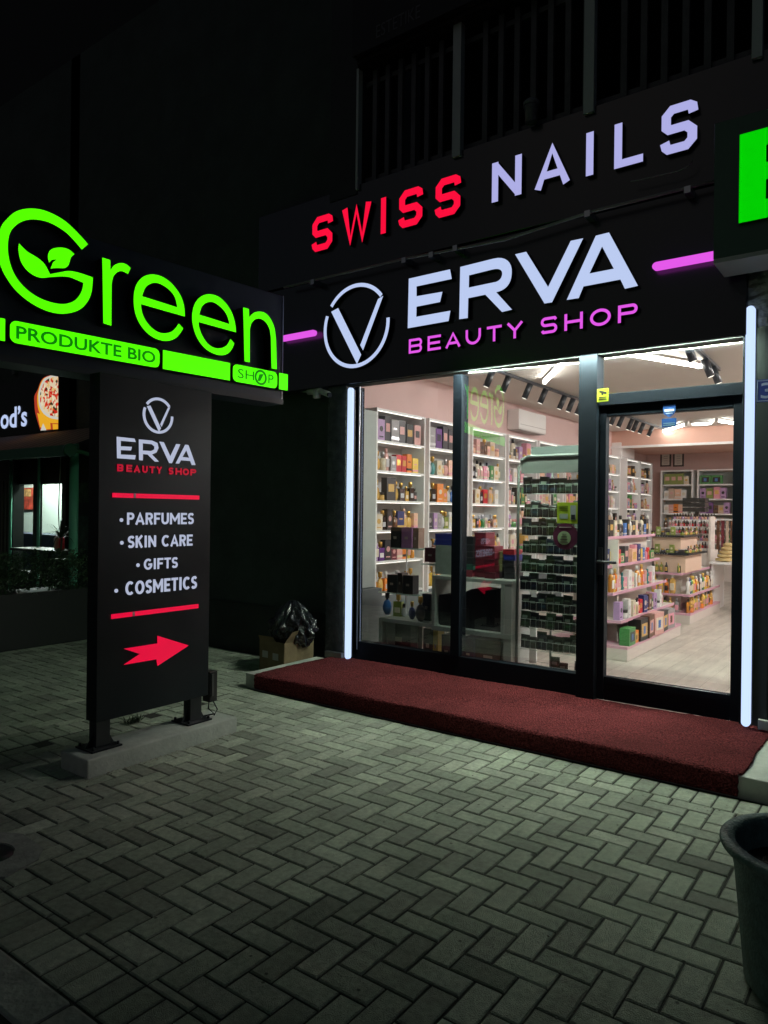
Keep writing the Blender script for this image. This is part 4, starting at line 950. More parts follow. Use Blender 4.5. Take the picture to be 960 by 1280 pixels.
# ---- gondolas
def gondola(name, label, xc, y0, y1, lv, ztop, base_h=.13, base_half=None):
    g = root('gondola', (xc, (y0+y1)/2, FL), label, 'display stand')
    bh = base_half
    MB().box(xc-bh, xc+bh, y0, y1, FL, FL+base_h).build('base', CREAM, g, bevel=.006)
    MB().box(xc-bh-.002, xc+bh+.002, y0-.002, y1+.002, FL+base_h-.02, FL+base_h+.004).build('base_trim', PEDGE, g)
    bx('spine', CREAM, g, xc-.03, xc+.03, y0+.12, y1-.06, FL+base_h+.004, ztop)
    bx('end_board', CREAM, g, xc-bh*.55, xc+bh*.55, y0+.25, y0+.28, FL+base_h+.004, ztop-.12)
    for z, hf, ye in lv:
        s = MB().box(xc-hf, xc+hf, ye, y1-.02, z-.016, z).build('shelf', CREAM, g)
        e = MB(); e.box(xc+hf+.001, xc+hf+.006, ye, y1-.02, z-.022, z+.006); e.box(xc-hf, xc+hf+.006, ye-.006, ye-.001, z-.022, z+.006)
        e.build('price_edge', PEDGE, s)
    return g
g1y = 6.64; XC1 = -2.52; X1b = -2.12
lv1 = []
for (u, v), (ue, ve) in (((775.5, 777), (832, 755)), ((765.5, 742), (819, 727)), ((757, 708), (808, 696)), ((752, 672), (787, 669))):
    p = onY(u, v, g1y+.03*len(lv1)+.02); lv1.append((p.z, p.x-XC1, g1y+.03*len(lv1)+.02))
gondola('gondola', 'near white and pink display stand of toiletries just inside the door', XC1, g1y, 8.5, lv1, lv1[-1][0]+.10, base_half=X1b-XC1)
g2y = 9.38; XC2 = -2.62; X2b = -2.23
lv2 = []
for (u, v) in ((863, 744), (851.5, 717)):
    p = onY(u, v, g2y+.02); lv2.append((p.z, p.x-XC2, g2y+.02))
gondola('gondola', 'far white and pink display stand with stacked tester trays', XC2, g2y, 11.05, lv2, lv2[-1][0]+.02, base_half=X2b-XC2)
print('G1', lv1, 'G2', lv2)
rnd = random.Random(5)
base1 = FL+.134
def side_rows(levels, xc, y0, y1, nm, group, rows):
    for k, (z, hf, ye) in enumerate(levels):
        shelf_run(rows[k], (xc+hf-.045, max(y0, ye)+.03), (xc+hf-.045, y1-.05), z, R(90), '%s level of %s' % (ORD[k], nm), group, gap=.004, maxn=19, k=.92 if k else 1.05)
        # end of the shelf, facing the door
        shelf_run(rows[k][3:]+rows[k][:3], (xc-.12, ye+.05), (xc+hf-.10, ye+.05), z, 0, 'door end, %s level of %s' % (ORD[k], nm), group, gap=.012, maxn=8)
rows1 = [[(G_, 'green', 'm'), (G_, 'orange', 's'), (G_, 'black', 'l'), (G_, 'brown', 'l'), (G_, 'rose', 'l'), (G_, 'black', 'l'), (G_, 'grey', 'l'), (G_, 'black', 'l'), (G_, 'pink', 'l'), (G_, 'pink', 'l')],
         [(B_, 'lilac', 'l'), (L_, 'white', 's'), (J_, 'white', 'l'), (B_, 'white', 'l'), (L_, 'white', 'm'), (B_, 'cream', 'l'), (B_, 'yellow', 's'), (L_, 'cream', 'm'), (L_, 'pink', 'm'), (B_, 'red', 'm'), (B_, 'navy', 'l'), (B_, 'navy', 'm'), (B_, 'brown', 'l'), (L_, 'green', 'm')],
         [(L_, 'amber', 'l'), (L_, 'yellow', 'm'), (L_, 'orange', 'l'), (B_, 'rose', 'm'), (P_, 'rose', 'm'), (L_, 'teal', 'm'), (B_, 'pink', 'm'), (B_, 'white', 'l'), (B_, 'cream', 'l'), (B_, 'black', 'm'), (B_, 'white', 'm')],
         [(B_, 'navy', 'l'), (B_, 'yellow', 'm'), (B_, 'blue', 'm'), (L_, 'rose', 's'), (P_, 'pink', 'l'), (B_, 'red', 'm'), (G_, 'green', 's'), (B_, 'charcoal', 'l'), (B_, 'rose', 'm'), (G_, 'peach', 'm'), (B_, 'pink', 'l')],
         [(B_, 'blue', 'm'), (B_, 'black', 'l'), (L_, 'white', 'l'), (B_, 'black', 'l'), (B_, 'cream', 'l'), (J_, 'white', 'm'), (B_, 'charcoal', 'm'), (L_, 'cream', 'l')]]
side_rows([(base1, X1b-XC1, g1y)]+lv1, XC1, g1y, 8.45, 'near stand', 'toiletries on the near stand', rows1)
rows2 = [[(L_, 'amber', 'm'), (J_, 'orange', 'l'), (L_, 'gold', 'm'), (L_, 'gold', 'm'), (L_, 'yellow', 'm'), (L_, 'lime', 'm'), (L_, 'gold', 'm'), (L_, 'grey', 'm')],
         [(L_, 'white', 'l'), (L_, 'navy', 'l'), (L_, 'green', 'l'), (L_, 'yellow', 'l'), (L_, 'yellow', 'm'), (L_, 'orange', 'm'), (L_, 'gold', 'l'), (L_, 'yellow', 'm'), (L_, 'brown', 'm')],
         [(L_, 'lime', 's'), (L_, 'black', 's'), (L_, 'gold', 's'), (L_, 'black', 's'), (L_, 'lime', 's')]*3]
side_rows([(FL+.134, X2b-XC2, g2y)]+lv2, XC2, g2y, 11.0, 'far stand', 'toiletries on the far stand', rows2)
# tester trays stacked on cream boxes at the front of the far stand
zt_ = lv2[-1][0]+.10
for i, (vb, vt, tw) in enumerate(((711, 690, 0), (686, 668, 1))):
    z0 = onY(840, vb, g2y+.15).z if i == 0 else onY(840, 686, g2y+.15).z
    z1 = onY(840, vt, g2y+.15).z
    hx = .20 if i == 0 else .17
    tb = root('tester_tray', (XC2+.08, g2y+.5, z0), '%s black edged tester tray on a cream box on the far stand' % ('lower', 'upper')[i], 'display tray', 'tester trays')
    MB().box(XC2-.1, XC2-.1+hx*2, g2y+.12, g2y+.95, z0 if i else zt_-.1+.003, z1-.035).build('riser_box', M('peach_box', (.72, .52, .40), .5), tb)
    MB().box(XC2-.15, XC2-.05+hx*2, g2y+.06, g2y+1.05, z1-.034, z1-.008).build('tray', BLACKM, tb, bevel=.003)
    text_on('lettering', '\u2022 \u2022 \u2022 \u2022 \u2022 \u2022 \u2022', M('tray_print', (.5, .5, .5), .5), tb, (XC2-.10, g2y+.057, z1-.027), (1, 0, 0), (0, 0, 1), .2, .008)
    shelf_run([(J_, 'lime', 's'), (P_, 'brown', 's'), (J_, 'gold', 's'), (P_, 'lime', 's')]*4, (XC2-.03+hx*2-.06, g2y+.1), (XC2-.03+hx*2-.06, g2y+1.0), z1-.008, R(90), 'the %s tester tray' % ('lower', 'upper')[i], 'goods on the tester trays', gap=.02, maxn=12)
    shelf_run([(J_, 'lime', 's'), (B_, 'lime', 's'), (J_, 'charcoal', 's')]*3, (XC2-.14, g2y+.10), (XC2-.03+hx*2-.1, g2y+.10), z1-.008, 0, 'front of %s tester tray' % ('lower', 'upper')[i], 'goods on the tester trays', gap=.01, maxn=6)
# nail polish stand behind
ns = root('polish_stand', (-2.55, 12.0, FL), 'stepped white stand full of nail polish bottles behind the far display stand', 'display stand')
bx('cabinet', CREAM, ns, -3.05, -2.43, 11.25, 11.85, FL, .95)
bx('end_panel', CREAM, ns, -2.428, -2.40, 11.22, 11.50, FL, 1.45)
polc = ['red', 'pink', 'rose', 'maroon', 'red', 'peach', 'pink', 'brown', 'lilac']
for k in range(5):
    z = .98+k*.105; y = 11.32+k*.09
    bx('step_shelf', WHITE, ns, -3.05, -2.43, y, y+.085, z-.03, z)
    for i in range(15):
        put('nail_polish', polc[(i*3+k*2) % 9], 'l', (-3.03+i*.041, y+.035, z+.001), 0, '%s nail polish, %s from the left on %s tier of polish stand' % (polc[(i*3+k*2) % 9], ORD[i], ORD[k]), 'nail polish on the stepped stand')
bt = root('black_basket', (-2.75, 11.9, 1.52), 'black tray tower of small bottles on top of the polish stand', 'basket')
for k in range(3): bx('tray', BLACKM, bt, -2.95, -2.62, 11.85, 12.1, 1.52+k*.075, 1.585+k*.075)
bx('support', BLACKM, bt, -2.8, -2.75, 12.0, 12.05, 1.42, 1.519)
# treatment table at the far right, with towel and hanging strips
tb = root('side_table', (-1.85, 11.5, FL), 'white side table with a folded yellow towel seen at the right of the door glass', 'table')
q = onY(905, 748, 11.0); 
bx('table_top', WHITE, tb, q.x-.18, q.x+.6, 10.9, 11.7, .78, .81); bx('panel', WHITE, tb, q.x-.16, q.x-.13, 10.95, 11.65, FL, .779)
bx('panel', DGREY, tb, q.x+.1, q.x+.5, 11.3, 11.35, FL, .779)
tw = MB()
for i in range(5): tw.lathe([(.03, 0), (.12-.012*i, .012), (.12-.012*i, .045), (.03, .06)], (q.x-.02+.01*i, 11.1+.01*i, .812+i*.052), 14, sy=.8)
tag(tw.build('towel', M('yellow_towel', (.62, .47, .22), .95, bump=(90, .8))), 'crumpled yellow towel piled on the white side table', 'towel')
hs = root('hanging_strips', (q.x, 13.0, 1.0), 'brown and purple hair strips hanging at the right of the shop', 'hair strips')
for i in range(7):
    x = q.x-.52+i*.07; bx('strip', pm(['brown', 'maroon', 'beige', 'brown', 'purple', 'maroon', 'grey'][i]), hs, x, x+.045, 13.0, 13.02, .86, 1.38)
bx('rail', WHITE, hs, q.x-.56, q.x+.05, 12.99, 13.03, 1.385, 1.41); bx('support', WHITE, hs, q.x-.58, q.x-.561, 12.98, 13.04, FL, 1.41)

# air conditioners
def ac(y0, y1, z0, z1, label):
    a = root('air_conditioner', (-4.76, (y0+y1)/2, z0), label, 'air conditioner', 'white wall air conditioners')
    MB().box(-4.859, -4.655, y0, y1, z0, z1).build('body', M('ac_white', (.88, .86, .83), .4), a, bevel=.02)
    bx('louvre', M('ac_louvre', (.45, .42, .40), .5), a, -4.84, -4.66, y0+.06, y1-.06, z0-.012, z0-.001)
    bx('front_line', M('ac_line', (.35, .33, .32), .5), a, -4.654, -4.652, y0+.03, y1-.03, z0+.07, z0+.075)
pa = onX(649.5, 511, -4.655); pb = onX(683, 533, -4.655)
ac(onX(649.5, 520, -4.655).y, onX(683, 532, -4.655).y, (onX(649.5, 533, -4.655).z+onX(683, 546, -4.655).z)/2, min(CZ-.02, (onX(649.5, 511, -4.655).z+onX(683, 519, -4.655).z)/2), 'white wall air conditioner seen through the window above the shelves')
ac(onX(777, 565, -4.655).y, onX(793.5, 567, -4.655).y, onX(785, 577, -4.655).z, onX(785, 554.5, -4.655).z, 'white wall air conditioner seen through the door glass')
# framed certificates and camera on the back wall
for i, (u0, u1, v0, v1, lab) in enumerate(((825.5, 838.5, 563, 583, 'dark framed certificate on the back wall, left of the pair'), (841.5, 854.5, 563, 583, 'dark framed certificate on the back wall, right of the pair'))):
    A, B = onY(u0, v0, RY1-.03), onY(u1, v1, RY1-.03)
    c = root('certificate', ((A.x+B.x)/2, RY1, B.z), lab, 'picture frame', 'framed certificates')
    b = MB(); t = .03
    b.box(A.x, B.x, RY1-.03, RY1-.002, B.z, B.z+t); b.box(A.x, B.x, RY1-.03, RY1-.002, A.z-t, A.z); b.box(A.x, A.x+t, RY1-.03, RY1-.002, B.z+t, A.z-t); b.box(B.x-t, B.x, RY1-.03, RY1-.002, B.z+t, A.z-t)
    b.build('frame', M('dark_wood', (.04, .015, .012), .4), c)
    bx('paper', M('certificate_paper', (.68, .68, .60) if i == 0 else (.55, .60, .68), .6), c, A.x+t, B.x-t, RY1-.018, RY1-.012, B.z+t, A.z-t)
    for k in range(5): bx('print_line', M('print_grey', (.3, .3, .32), .6), c, A.x+t+.04, B.x-t-.04, RY1-.020, RY1-.0185, B.z+t+.04+k*.05, B.z+t+.05+k*.05)
p = onY(904.5, 560, RY1-.08)
cm = root('dome_camera', p, 'small white dome camera high on the back wall', 'camera')
MB().lathe([(.09, .07), (.09, .02), (.075, .0)], p, 18).build('housing', WPLAS, cm); MB().lathe([(.06, -.001), (.05, -.035), (.02, -.055)], p, 16).build('dome', BLACKM, cm)
MB().box(p.x-.03, p.x+.03, p.y+.04, RY1-.001, p.z+.03, p.z+.06).build('bracket', WPLAS, cm)

# ------------------------------------------------------------------ wire rack in the window
RYK = 5.42
rk = root('wire_rack', (-2.3, RYK+.1, FL), 'tall grey wire rack of dark sachets standing against the right window pane', 'rack')
rx0 = onY(645.5, 700, RYK).x; rx1 = rx0+.63
zt0 = onY(650, 592, RYK).z; ztp = onY(650, 571, RYK).z
GREYM = M('grey_rack_metal', (.22, .26, .245), .45)
MB().tube([(rx0+.012, RYK, FL+.01), (rx0+.012, RYK, ztp-.09), (rx0+.035, RYK, ztp-.03), (rx0+.09, RYK, ztp), (rx1-.09, RYK, ztp), (rx1-.035, RYK, ztp-.03), (rx1-.012, RYK, ztp-.09), (rx1-.012, RYK, FL+.01)], .012, 10).build('frame', GREYM, rk)
bx('header_panel', M('grey_header', (.13, .15, .14), .55), rk, rx0+.03, rx1-.03, RYK+.008, RYK+.014, zt0, ztp-.012)
bx('back_header', M('grey_header_back', (.12, .15, .145), .55), rk, rx0+.0, rx1-.0, RYK+.26, RYK+.268, ztp-.03, ztp+.10)
bx('centre_pole', GREYM, rk, (rx0+rx1)/2-.10, (rx0+rx1)/2-.085, RYK+.19, RYK+.205, FL+.01, ztp-.02)
bx('foot', GREYM, rk, rx0, rx1, RYK-.02, RYK+.25, FL+.001, FL+.012)
wires = M('wire_chrome', (.42, .50, .46), .4)
tiers = [617, 647, 670, 693, 717, 740, 766, 788, 815, 845]
sach_c = [(0.008, 0.024, 0.014), (0.004, 0.007, 0.011), (0.012, 0.030, 0.018), (0.006, 0.018, 0.027), (0.012, 0.013, 0.012), (0.018, 0.027, 0.011), (0.006, 0.012, 0.024), (0.011, 0.035, 0.012)]
sn = ['dark green', 'black', 'bottle green', 'dark teal', 'charcoal', 'olive', 'dark navy', 'leaf green']
SP = []
for i, c in enumerate(sach_c):
    b = MB(); w_, h_ = .084, .098+.013*((i*5) % 4); t = .009
    vs = [(-w_/2, 0, 0), (w_/2, 0, 0), (w_/2, 0, h_), (-w_/2, 0, h_), (-w_/2+.008, -t, .012), (w_/2-.008, -t, .012), (w_/2-.008, -t*.7, h_-.014), (-w_/2+.008, -t*.7, h_-.014), (-w_/2+.008, t, .012), (w_/2-.008, t, .012), (w_/2-.008, t*.7, h_-.014), (-w_/2+.008, t*.7, h_-.014)]
    fs = [(0, 1, 5, 4), (1, 2, 6, 5), (2, 3, 7, 6), (3, 0, 4, 7), (4, 5, 6, 7), (1, 0, 8, 9), (2, 1, 9, 10), (3, 2, 10, 11), (0, 3, 11, 8), (9, 8, 11, 10)]
    b.add(vs, fs, 0); b.box(-w_*.28, w_*.25, -t-.0012, -t, h_*.55, h_*.72, 1); b.box(-w_*.2, w_*.3, -t-.001, -t, h_*.22, h_*.34, 2)
    o = b.build('sachet', [M('sachet_foil_%d' % i, c, .28, spec=.6, bump=(60, .4)), M('sachet_print_a', (.16, .22, .18), .4), M('sachet_print_%d' % i, tuple(min(1, q*2.6) for q in c), .4)], origin=(0, 0, 0)); o['_used'] = 0; SP.append(o)
for ti, v in enumerate(tiers):
    z0 = onY(682, v, RYK).z; z0 = max(z0, FL+.05)
    b = MB(); xa, xb, ya_, yb2 = rx0+.03, rx1-.03, RYK+.012, RYK+.135; r = .0016; hh = .075
    for z in (z0, z0+hh): 
        b.tube([(xa, ya_, z), (xb, ya_, z)], r*1.4, 5); b.tube([(xa, yb2, z), (xb, yb2, z)], r, 5); b.tube([(xa, ya_, z), (xa, yb2, z)], r, 5); b.tube([(xb, ya_, z), (xb, yb2, z)], r, 5)
    x = xa
    while x < xb: b.tube([(x, ya_, z0+hh), (x, ya_, z0), (x, yb2, z0), (x, yb2, z0+hh)], r*.8, 4, cap=False); x += .048
    b.build('basket', wires, rk)
    nm = 0; x = xa+.035
    while x < xb-.03 and nm < 12:
        k = random.randrange(8); loc = (x, ya_+random.uniform(.02, .06), z0+.003); rz = random.uniform(-.15, .15)
        if ti == 9 and random.random() < .3: x += .06; continue
        o = SP[k] if not SP[k]['_used'] else dup(SP[k], loc)
        o['_used'] = 1; o.location = loc; o.rotation_euler = (random.uniform(-.18, .05) if ti < 9 else .9, random.uniform(-.08, .08), rz)
        tag(o, '%s foil sachet, %s from left in %s wire basket from top' % (sn[k], ORD[nm], ORD[ti]), 'sachet', 'foil sachets in the wire rack')
        nm += 1; x += .072
        if random.random() < .75 and nm < 12:   # a second one behind
            k = random.randrange(8); o = dup(SP[k], (x-.03, ya_+.095, z0+.003)) if SP[k]['_used'] else SP[k]
            o['_used'] = 1; o.location = (x-.03, ya_+.098, z0+.003); o.rotation_euler = (-.05, random.uniform(-.05, .05), random.uniform(-.1, .1))
            tag(o, '%s foil sachet behind the %s one in %s wire basket from top' % (sn[k], ORD[nm-1], ORD[ti]), 'sachet', 'foil sachets in the wire rack')

# ------------------------------------------------------------------ window display
DY = 5.36
def wy(u, v, y=DY): return onY(u, v, y)
# low bridge table
a, b_, c = wy(473.5, 769), wy(541, 783), wy(474, 806)
bench = root('display_bench', ((a.x+b_.x)/2, DY+.15, FL), 'low grey display bench with dark opening at the left of the window', 'display bench')
bz = (a.z+b_.z)/2
bx('top', GREYP, bench, a.x, b_.x+.05, DY, DY+.30, bz-.035, bz, bevel=.002)
bx('leg', GREYP, bench, a.x, a.x+.035, DY+.002, DY+.298, FL+.001, bz-.036); bx('leg', GREYP, bench, a.x+.065, a.x+.09, DY+.03, DY+.29, FL+.001, bz-.036)
# big framed niche
n0, n1 = wy(541.5, 724), wy(642, 736); nz1 = (wy(541.5, 722).z+wy(636, 723).z)/2; nz0 = (wy(541, 784).z+wy(636, 790).z)/2
fr_ = root('display_niche', ((n0.x+n1.x)/2, DY+.15, FL), 'grey framed display niche with a dark cushion behind the middle of the window', 'display niche')
nx0, nx1 = n0.x, wy(641, 760).x
bx('top_board', GREYP, fr_, nx0, nx1, DY-.02, DY+.33, nz1-.03, nz1, bevel=.002); bx('bottom_board', GREYP, fr_, nx0, nx1, DY-.02, DY+.33, nz0-.04, nz0, bevel=.002)
bx('side_board', GREYP, fr_, nx0, nx0+.03, DY-.018, DY+.328, nz0, nz1-.031); bx('side_board', GREYP, fr_, nx1-.10, nx1-.07, DY-.018, DY+.328, nz0, nz1-.031)
bx('side_board', M('pale_side', (.42, .44, .42), .5), fr_, nx1-.068, nx1-.004, DY-.016, DY+.328, FL+.001, nz1-.031)
bx('leg', GREYP, fr_, nx1-.10, nx1-.07, DY+.0, DY+.32, FL+.001, nz0-.041)
cu = MB(); ns_ = 12
pts = [(nx0+.04, nz0+.002), (nx1-.11, nz0+.002), (nx1-.11, nz1-.06)]+[(nx1-.11-.06*k, nz1-.06-.10*(k/8)**1.2-.02*math.sin(k)) for k in range(1, 8)]+[(nx0+.04, nz1-.17)]
cu.prism([[Vector((x, DY+.04, z)) for x, z in pts]], (0, .2, 0), 0, 0)
tag(cu.build('cushion', M('black_fabric', (.008, .009, .012), .8, bump=(60, .3)), bevel=.01), 'black draped display cushion inside the grey niche', 'cushion')
# white box and dark cartons on the window floor
def carton(u0, v0, u1, v1, y, col, label, name='carton', dep=.14, z0=None, rough=.45, grp=None):
    A, B = onY(u0, v0, y), onY(u1, v1, y); zz0 = B.z if z0 is None else z0
    m = M('carton_'+'_'.join('%02d' % int(q*100) for q in col), col, rough, var=(20, .12))
    ac_ = M('carton_print', (.35, .30, .24), .5)
    b = MB(); b.box(A.x, B.x, y, y+dep, zz0, A.z); w_ = B.x-A.x; hh = A.z-zz0
    b.box(A.x+w_*.3, A.x+w_*.62, y-.0012, y, zz0+hh*.42, zz0+hh*.55, 1)
    return tag(b.build(name, [m, ac_], bevel=.002), label, 'box', grp)
fz = FL+.0015
carton(486, 775, 513, 803, 5.50, (.010, .012, .014), 'large black carton under the low grey bench', z0=fz)
carton(529, 785, 541, 808, 5.48, (.02, .022, .018), 'small black carton standing beside a yellow box on window floor', z0=fz, dep=.10)
carton(541.5, 785.5, 547.5, 806, 5.47, (.60, .45, .08), 'slim yellow box between dark cartons on window floor', z0=fz, dep=.10)
carton(552, 793, 564.5, 822, 5.33, (.03, .024, .034), 'dark purple carton behind the window mullion', z0=fz)
carton(579, 796, 592, 825, 5.33, (.045, .038, .06), 'dusky purple carton under the grey niche', z0=fz)
carton(594, 798, 629, 832, 5.36, (.055, .045, .028), 'wide brown carton under the grey niche', z0=fz)
carton(517.5, 780, 528, 806, 5.62, (.72, .68, .60), 'white cosmetic box standing on a glass plate in window', z0=FL+.02)
tag(MB().box(wy(505, 806, 5.5).x, wy(548, 810, 5.5).x, 5.42, 5.75, FL+.006, FL+.014).build('glass_plate', JARGLASS), 'clear plate lying on the window floor', 'plate')
# white back board behind the niche
tag(MB().box(-3.55, -2.75, 6.05, 6.07, FL, .98).build('white_board', WHITE), 'white low board standing behind the window display', 'board')
# perfumes on the bench
bzt = bz+.001
for u, v, c, s_, kd, lab in ((484, 764, 'blue', 'l', P_, 'blue square perfume bottle, leftmost on the low grey bench'), (498, 766, 'lime', 'l', P_, 'pale green perfume bottle on the low grey bench'), (515, 770, 'navy', 'l', P_, 'navy perfume bottle in middle of the low grey bench'),
                       (524, 773, 'charcoal', 'l', P_, 'charcoal perfume bottle on the low grey bench'), (505, 767, 'silver', 'm', P_, 'small silver perfume bottle on the low grey bench')):
    p = onZ(u, v+4, bzt); put(kd, c, s_, (p.x, max(DY+.05, min(p.y, DY+.25)), bzt), .1, lab, 'perfumes on the low bench')
carton(528, 742, 538, 775, DY+.12, (.015, .018, .03), 'tall black carton at the right end of the low bench', z0=bzt, dep=.08)
# glass shelves with boxes in the window
def gshelf(u0, u1, v, y0, y1, label):
    A, B = onY(u0, v, y0), onY(u1, v, y0); z = A.z
    s = root('glass_shelf', ((A.x+B.x)/2, (y0+y1)/2, z), label, 'glass shelf', 'glass display shelves')
    bx('glass_plate', M('pale_glass_edge', (.45, .62, .56), .15, spec=.7), s, A.x, B.x, y0, y1, z-.010, z)
    for x in (A.x+.02, B.x-.02):
        MB().tube([(x, y1-.02, FL+.001), (x, y1-.02, z-.011)], .006).build('post', CHROME, s)
    return z
z1 = gshelf(473, 541, 739.5, 5.62, 5.92, 'lower glass shelf with black boxes at the left of window')
z2 = gshelf(489, 530, 684.5, 5.55, 5.80, 'upper glass shelf holding one dark perfume set')
carton(484, 718, 496, 738, 5.64, (.012, .012, .015), 'black carton, left of three on the lower glass shelf', z0=z1+.001, dep=.10)
carton(497, 716, 502.5, 738, 5.66, (.09, .07, .065), 'narrow brown carton, middle of three on lower glass shelf', z0=z1+.001, dep=.10)
carton(504, 719, 516, 739, 5.64, (.010, .009, .011), 'black carton, right of three on the lower glass shelf', z0=z1+.001, dep=.10)
carton(488.5, 659, 500, 683, 5.58, (.012, .013, .016), 'glossy black perfume carton on the upper glass shelf', z0=z2+.001, dep=.10)
carton(502, 659, 514.5, 683, 5.58, (.26, .11, .24), 'pink and purple perfume carton on the upper glass shelf', z0=z2+.001, dep=.10)
carton(515.5, 660, 523, 683, 5.60, (.20, .12, .09), 'brown perfume carton on the upper glass shelf', z0=z2+.001, dep=.10)
carton(502, 700, 508, 716.5, 5.70, (.01, .01, .01), 'small black carton standing on a box on lower glass shelf', z0=onY(498, 716.5, 5.66).z, dep=.06) if False else None
# gift boxes stacked on the niche
nt_ = nz1+.001
def stack(u0, u1, vs, y, cols, what, dep=.16):
    z = nt_
    for i, (h_, c) in enumerate(zip(vs, cols)):
        A, B = onY(u0, 715, y), onY(u1, 715, y); j = random.uniform(-.006, .006)
        nmc, cc = c
        m = M('stack_'+nmc.replace(' ', '_'), cc, .4, var=(20, .15))
        b = MB(); b.box(A.x+j, B.x+j, y, y+dep, z, z+h_-.010, 0); b.box(A.x+j-.002, B.x+j+.002, y-.002, y+dep+.002, z+h_-.0095, z+h_-.0015, 0)
        tag(b.build('gift_box', m, bevel=.0015), '%s flat gift box, %s from bottom of the %s' % (nmc, ORD[i], what), 'gift box', 'flat gift boxes stacked on the niche'); z += h_
MAR = ('maroon', (.17, .018, .034)); MA2 = ('dark wine', (.11, .012, .024)); NAV = ('deep blue', (.018, .028, .20)); BLK = ('black', (.025, .026, .03)); DGR = ('dark green', (.03, .12, .085)); OLV = ('olive', (.16, .16, .075)); GRY = ('grey green', (.24, .28, .25))
stack(543.5, 564, [.26, .055, .05], 5.50, [GRY, NAV, NAV], 'leftmost stack')
stack(578, 590.5, [.06, .05, .06, .05, .06, .07], 5.44, [('wine red', (.22, .03, .045)), DGR, BLK, BLK, BLK, BLK], 'stack right of mullion')
stack(592, 606.5, [.055]*7, 5.48, [MAR, MA2, MAR, MAR, MA2, MAR, MAR], 'tall maroon stack')
stack(605, 618, [.055]*5, 5.42, [MA2, MAR, MA2, MAR, MAR], 'short maroon stack')
stack(618.5, 628, [.06, .06, .06, .05], 5.50, [BLK, OLV, OLV, OLV], 'olive stack')
stack(629, 643, [.055, .05, .05, .05, .045], 5.50, [BLK, BLK, BLK, NAV, ('bright red', (.35, .02, .03))], 'stack beside rack')
carton(531, 684.5, 545, 703, 5.56, (.11, .010, .02), 'dark red carton left of the gift box stacks', z0=None, dep=.14)
gsm = gshelf(526, 546, 704.3, 5.54, 5.74, 'small glass shelf under the dark red carton')

# stickers
def sticker(u0, v0, u1, v1, y, mat, label, name='sticker', rnd=.006):
    A, B = onY(u0, v0, y), onY(u1, v1, y); s = root(name, ((A.x+B.x)/2, y, B.z), label, 'sticker')
    o = MB().box(A.x, B.x, y-.001, y, B.z, A.z).build('sheet', mat, s, bevel=.0004)
    return s, A, B
LIM = M('lime_paper', (.36, .50, .02), .5)
YG = 5.135
s, A, B = sticker(696.5, 628, 722.5, 654.5, YG, LIM, 'lime green notice with a card terminal drawing on the right pane', 'window_notice')
w_, h_ = B.x-A.x, A.z-B.z
bx('terminal_drawing', M('terminal_grey', (.32, .36, .38), .5), s, A.x+w_*.64, A.x+w_*.9, YG-.002, YG-.0012, B.z+h_*.16, B.z+h_*.86); bx('terminal_screen', BLACKM, s, A.x+w_*.68, A.x+w_*.86, YG-.003, YG-.0022, B.z+h_*.2, B.z+h_*.42)
for k in range(3): bx('print_line', M('olive_print', (.10, .13, .02), .5), s, A.x+w_*.1, A.x+w_*.52, YG-.002, YG-.0012, B.z+h_*(.62+.09*k), B.z+h_*(.645+.09*k))
bx('card_drawing', M('card_grey', (.30, .38, .32), .5), s, A.x+w_*.12, A.x+w_*.52, YG-.002, YG-.0012, B.z+h_*.22, B.z+h_*.46)
c_ = onY(707, 670.5, YG); s = root('window_sticker', c_, 'round dark purple sticker with pale green centre on the right pane', 'sticker')
rr = (onY(723.5, 670, YG).x-onY(692, 670, YG).x)/2
def disc(name, mat, cx, cz, r, y, par): return MB().tube([(cx, y, cz), (cx, y+.001, cz)], r, 32).build(name, mat, par)
disc('sheet', M('purple_paper', (.10, .012, .05), .5), c_.x, c_.z, rr, YG-.003, s); disc('pale_centre', M('pale_green_paper', (.30, .42, .24), .5), c_.x-.01, c_.z-.012, rr*.52, YG-.0045, s)
for k in range(4): bx('print_line', M('purple_paper'), s, c_.x-.045+.006*k, c_.x+.02-.004*k, YG-.0058, YG-.005, c_.z-.045+k*.02, c_.z-.041+k*.02)
bx('print_line', M('pale_print', (.5, .45, .45), .5), s, c_.x-.05, c_.x+.045, YG-.0045, YG-.0032, c_.z+rr*.66, c_.z+rr*.72)
s, A, B = sticker(746.5, 486.5, 760.5, 501.5, 5.085, M('cctv_yellow', (.50, .58, .02), .5), 'small yellow green camera warning sticker at the door head', 'warning_sticker')
w_, h_ = B.x-A.x, A.z-B.z
MB().prism([[Vector((A.x+w_*x, 5.0828, B.z+h_*z)) for x, z in ((.15, .78), (.30, .90), (.85, .72), (.80, .55), (.55, .62), (.50, .48), (.38, .50), (.40, .66))]], (0, .001, 0), 0, 0).build('camera_drawing', BLACKM, s)
for k in range(2): bx('print_line', BLACKM, s, A.x+w_*.15, B.x-w_*.15, 5.0828, 5.0838, B.z+h_*(.14+.16*k), B.z+h_*(.21+.16*k))
BLU = M('sticker_blue', (.015, .07, .26), .4); BLUW = M('sticker_pale', (.6, .68, .75), .5)
A, B = onY(829, 507, 5.132), onY(844.5, 507, 5.132); zt1 = onY(837, 505.5, 5.132).z; zb1 = onY(837, 522, 5.132).z; wv = B.x-A.x
s = root('shield_sticker', ((A.x+B.x)/2, 5.132, zb1), 'blue shield shaped sticker at the top of the door glass', 'sticker')
MB().prism([[Vector((A.x+wv*x, 5.131, zb1+(zt1-zb1)*z)) for x, z in ((0, 1), (1, 1), (1, .45), (.9, .25), (.5, 0), (.1, .25), (0, .45))]], (0, .001, 0), 0, 0).build('sheet', BLU, s)
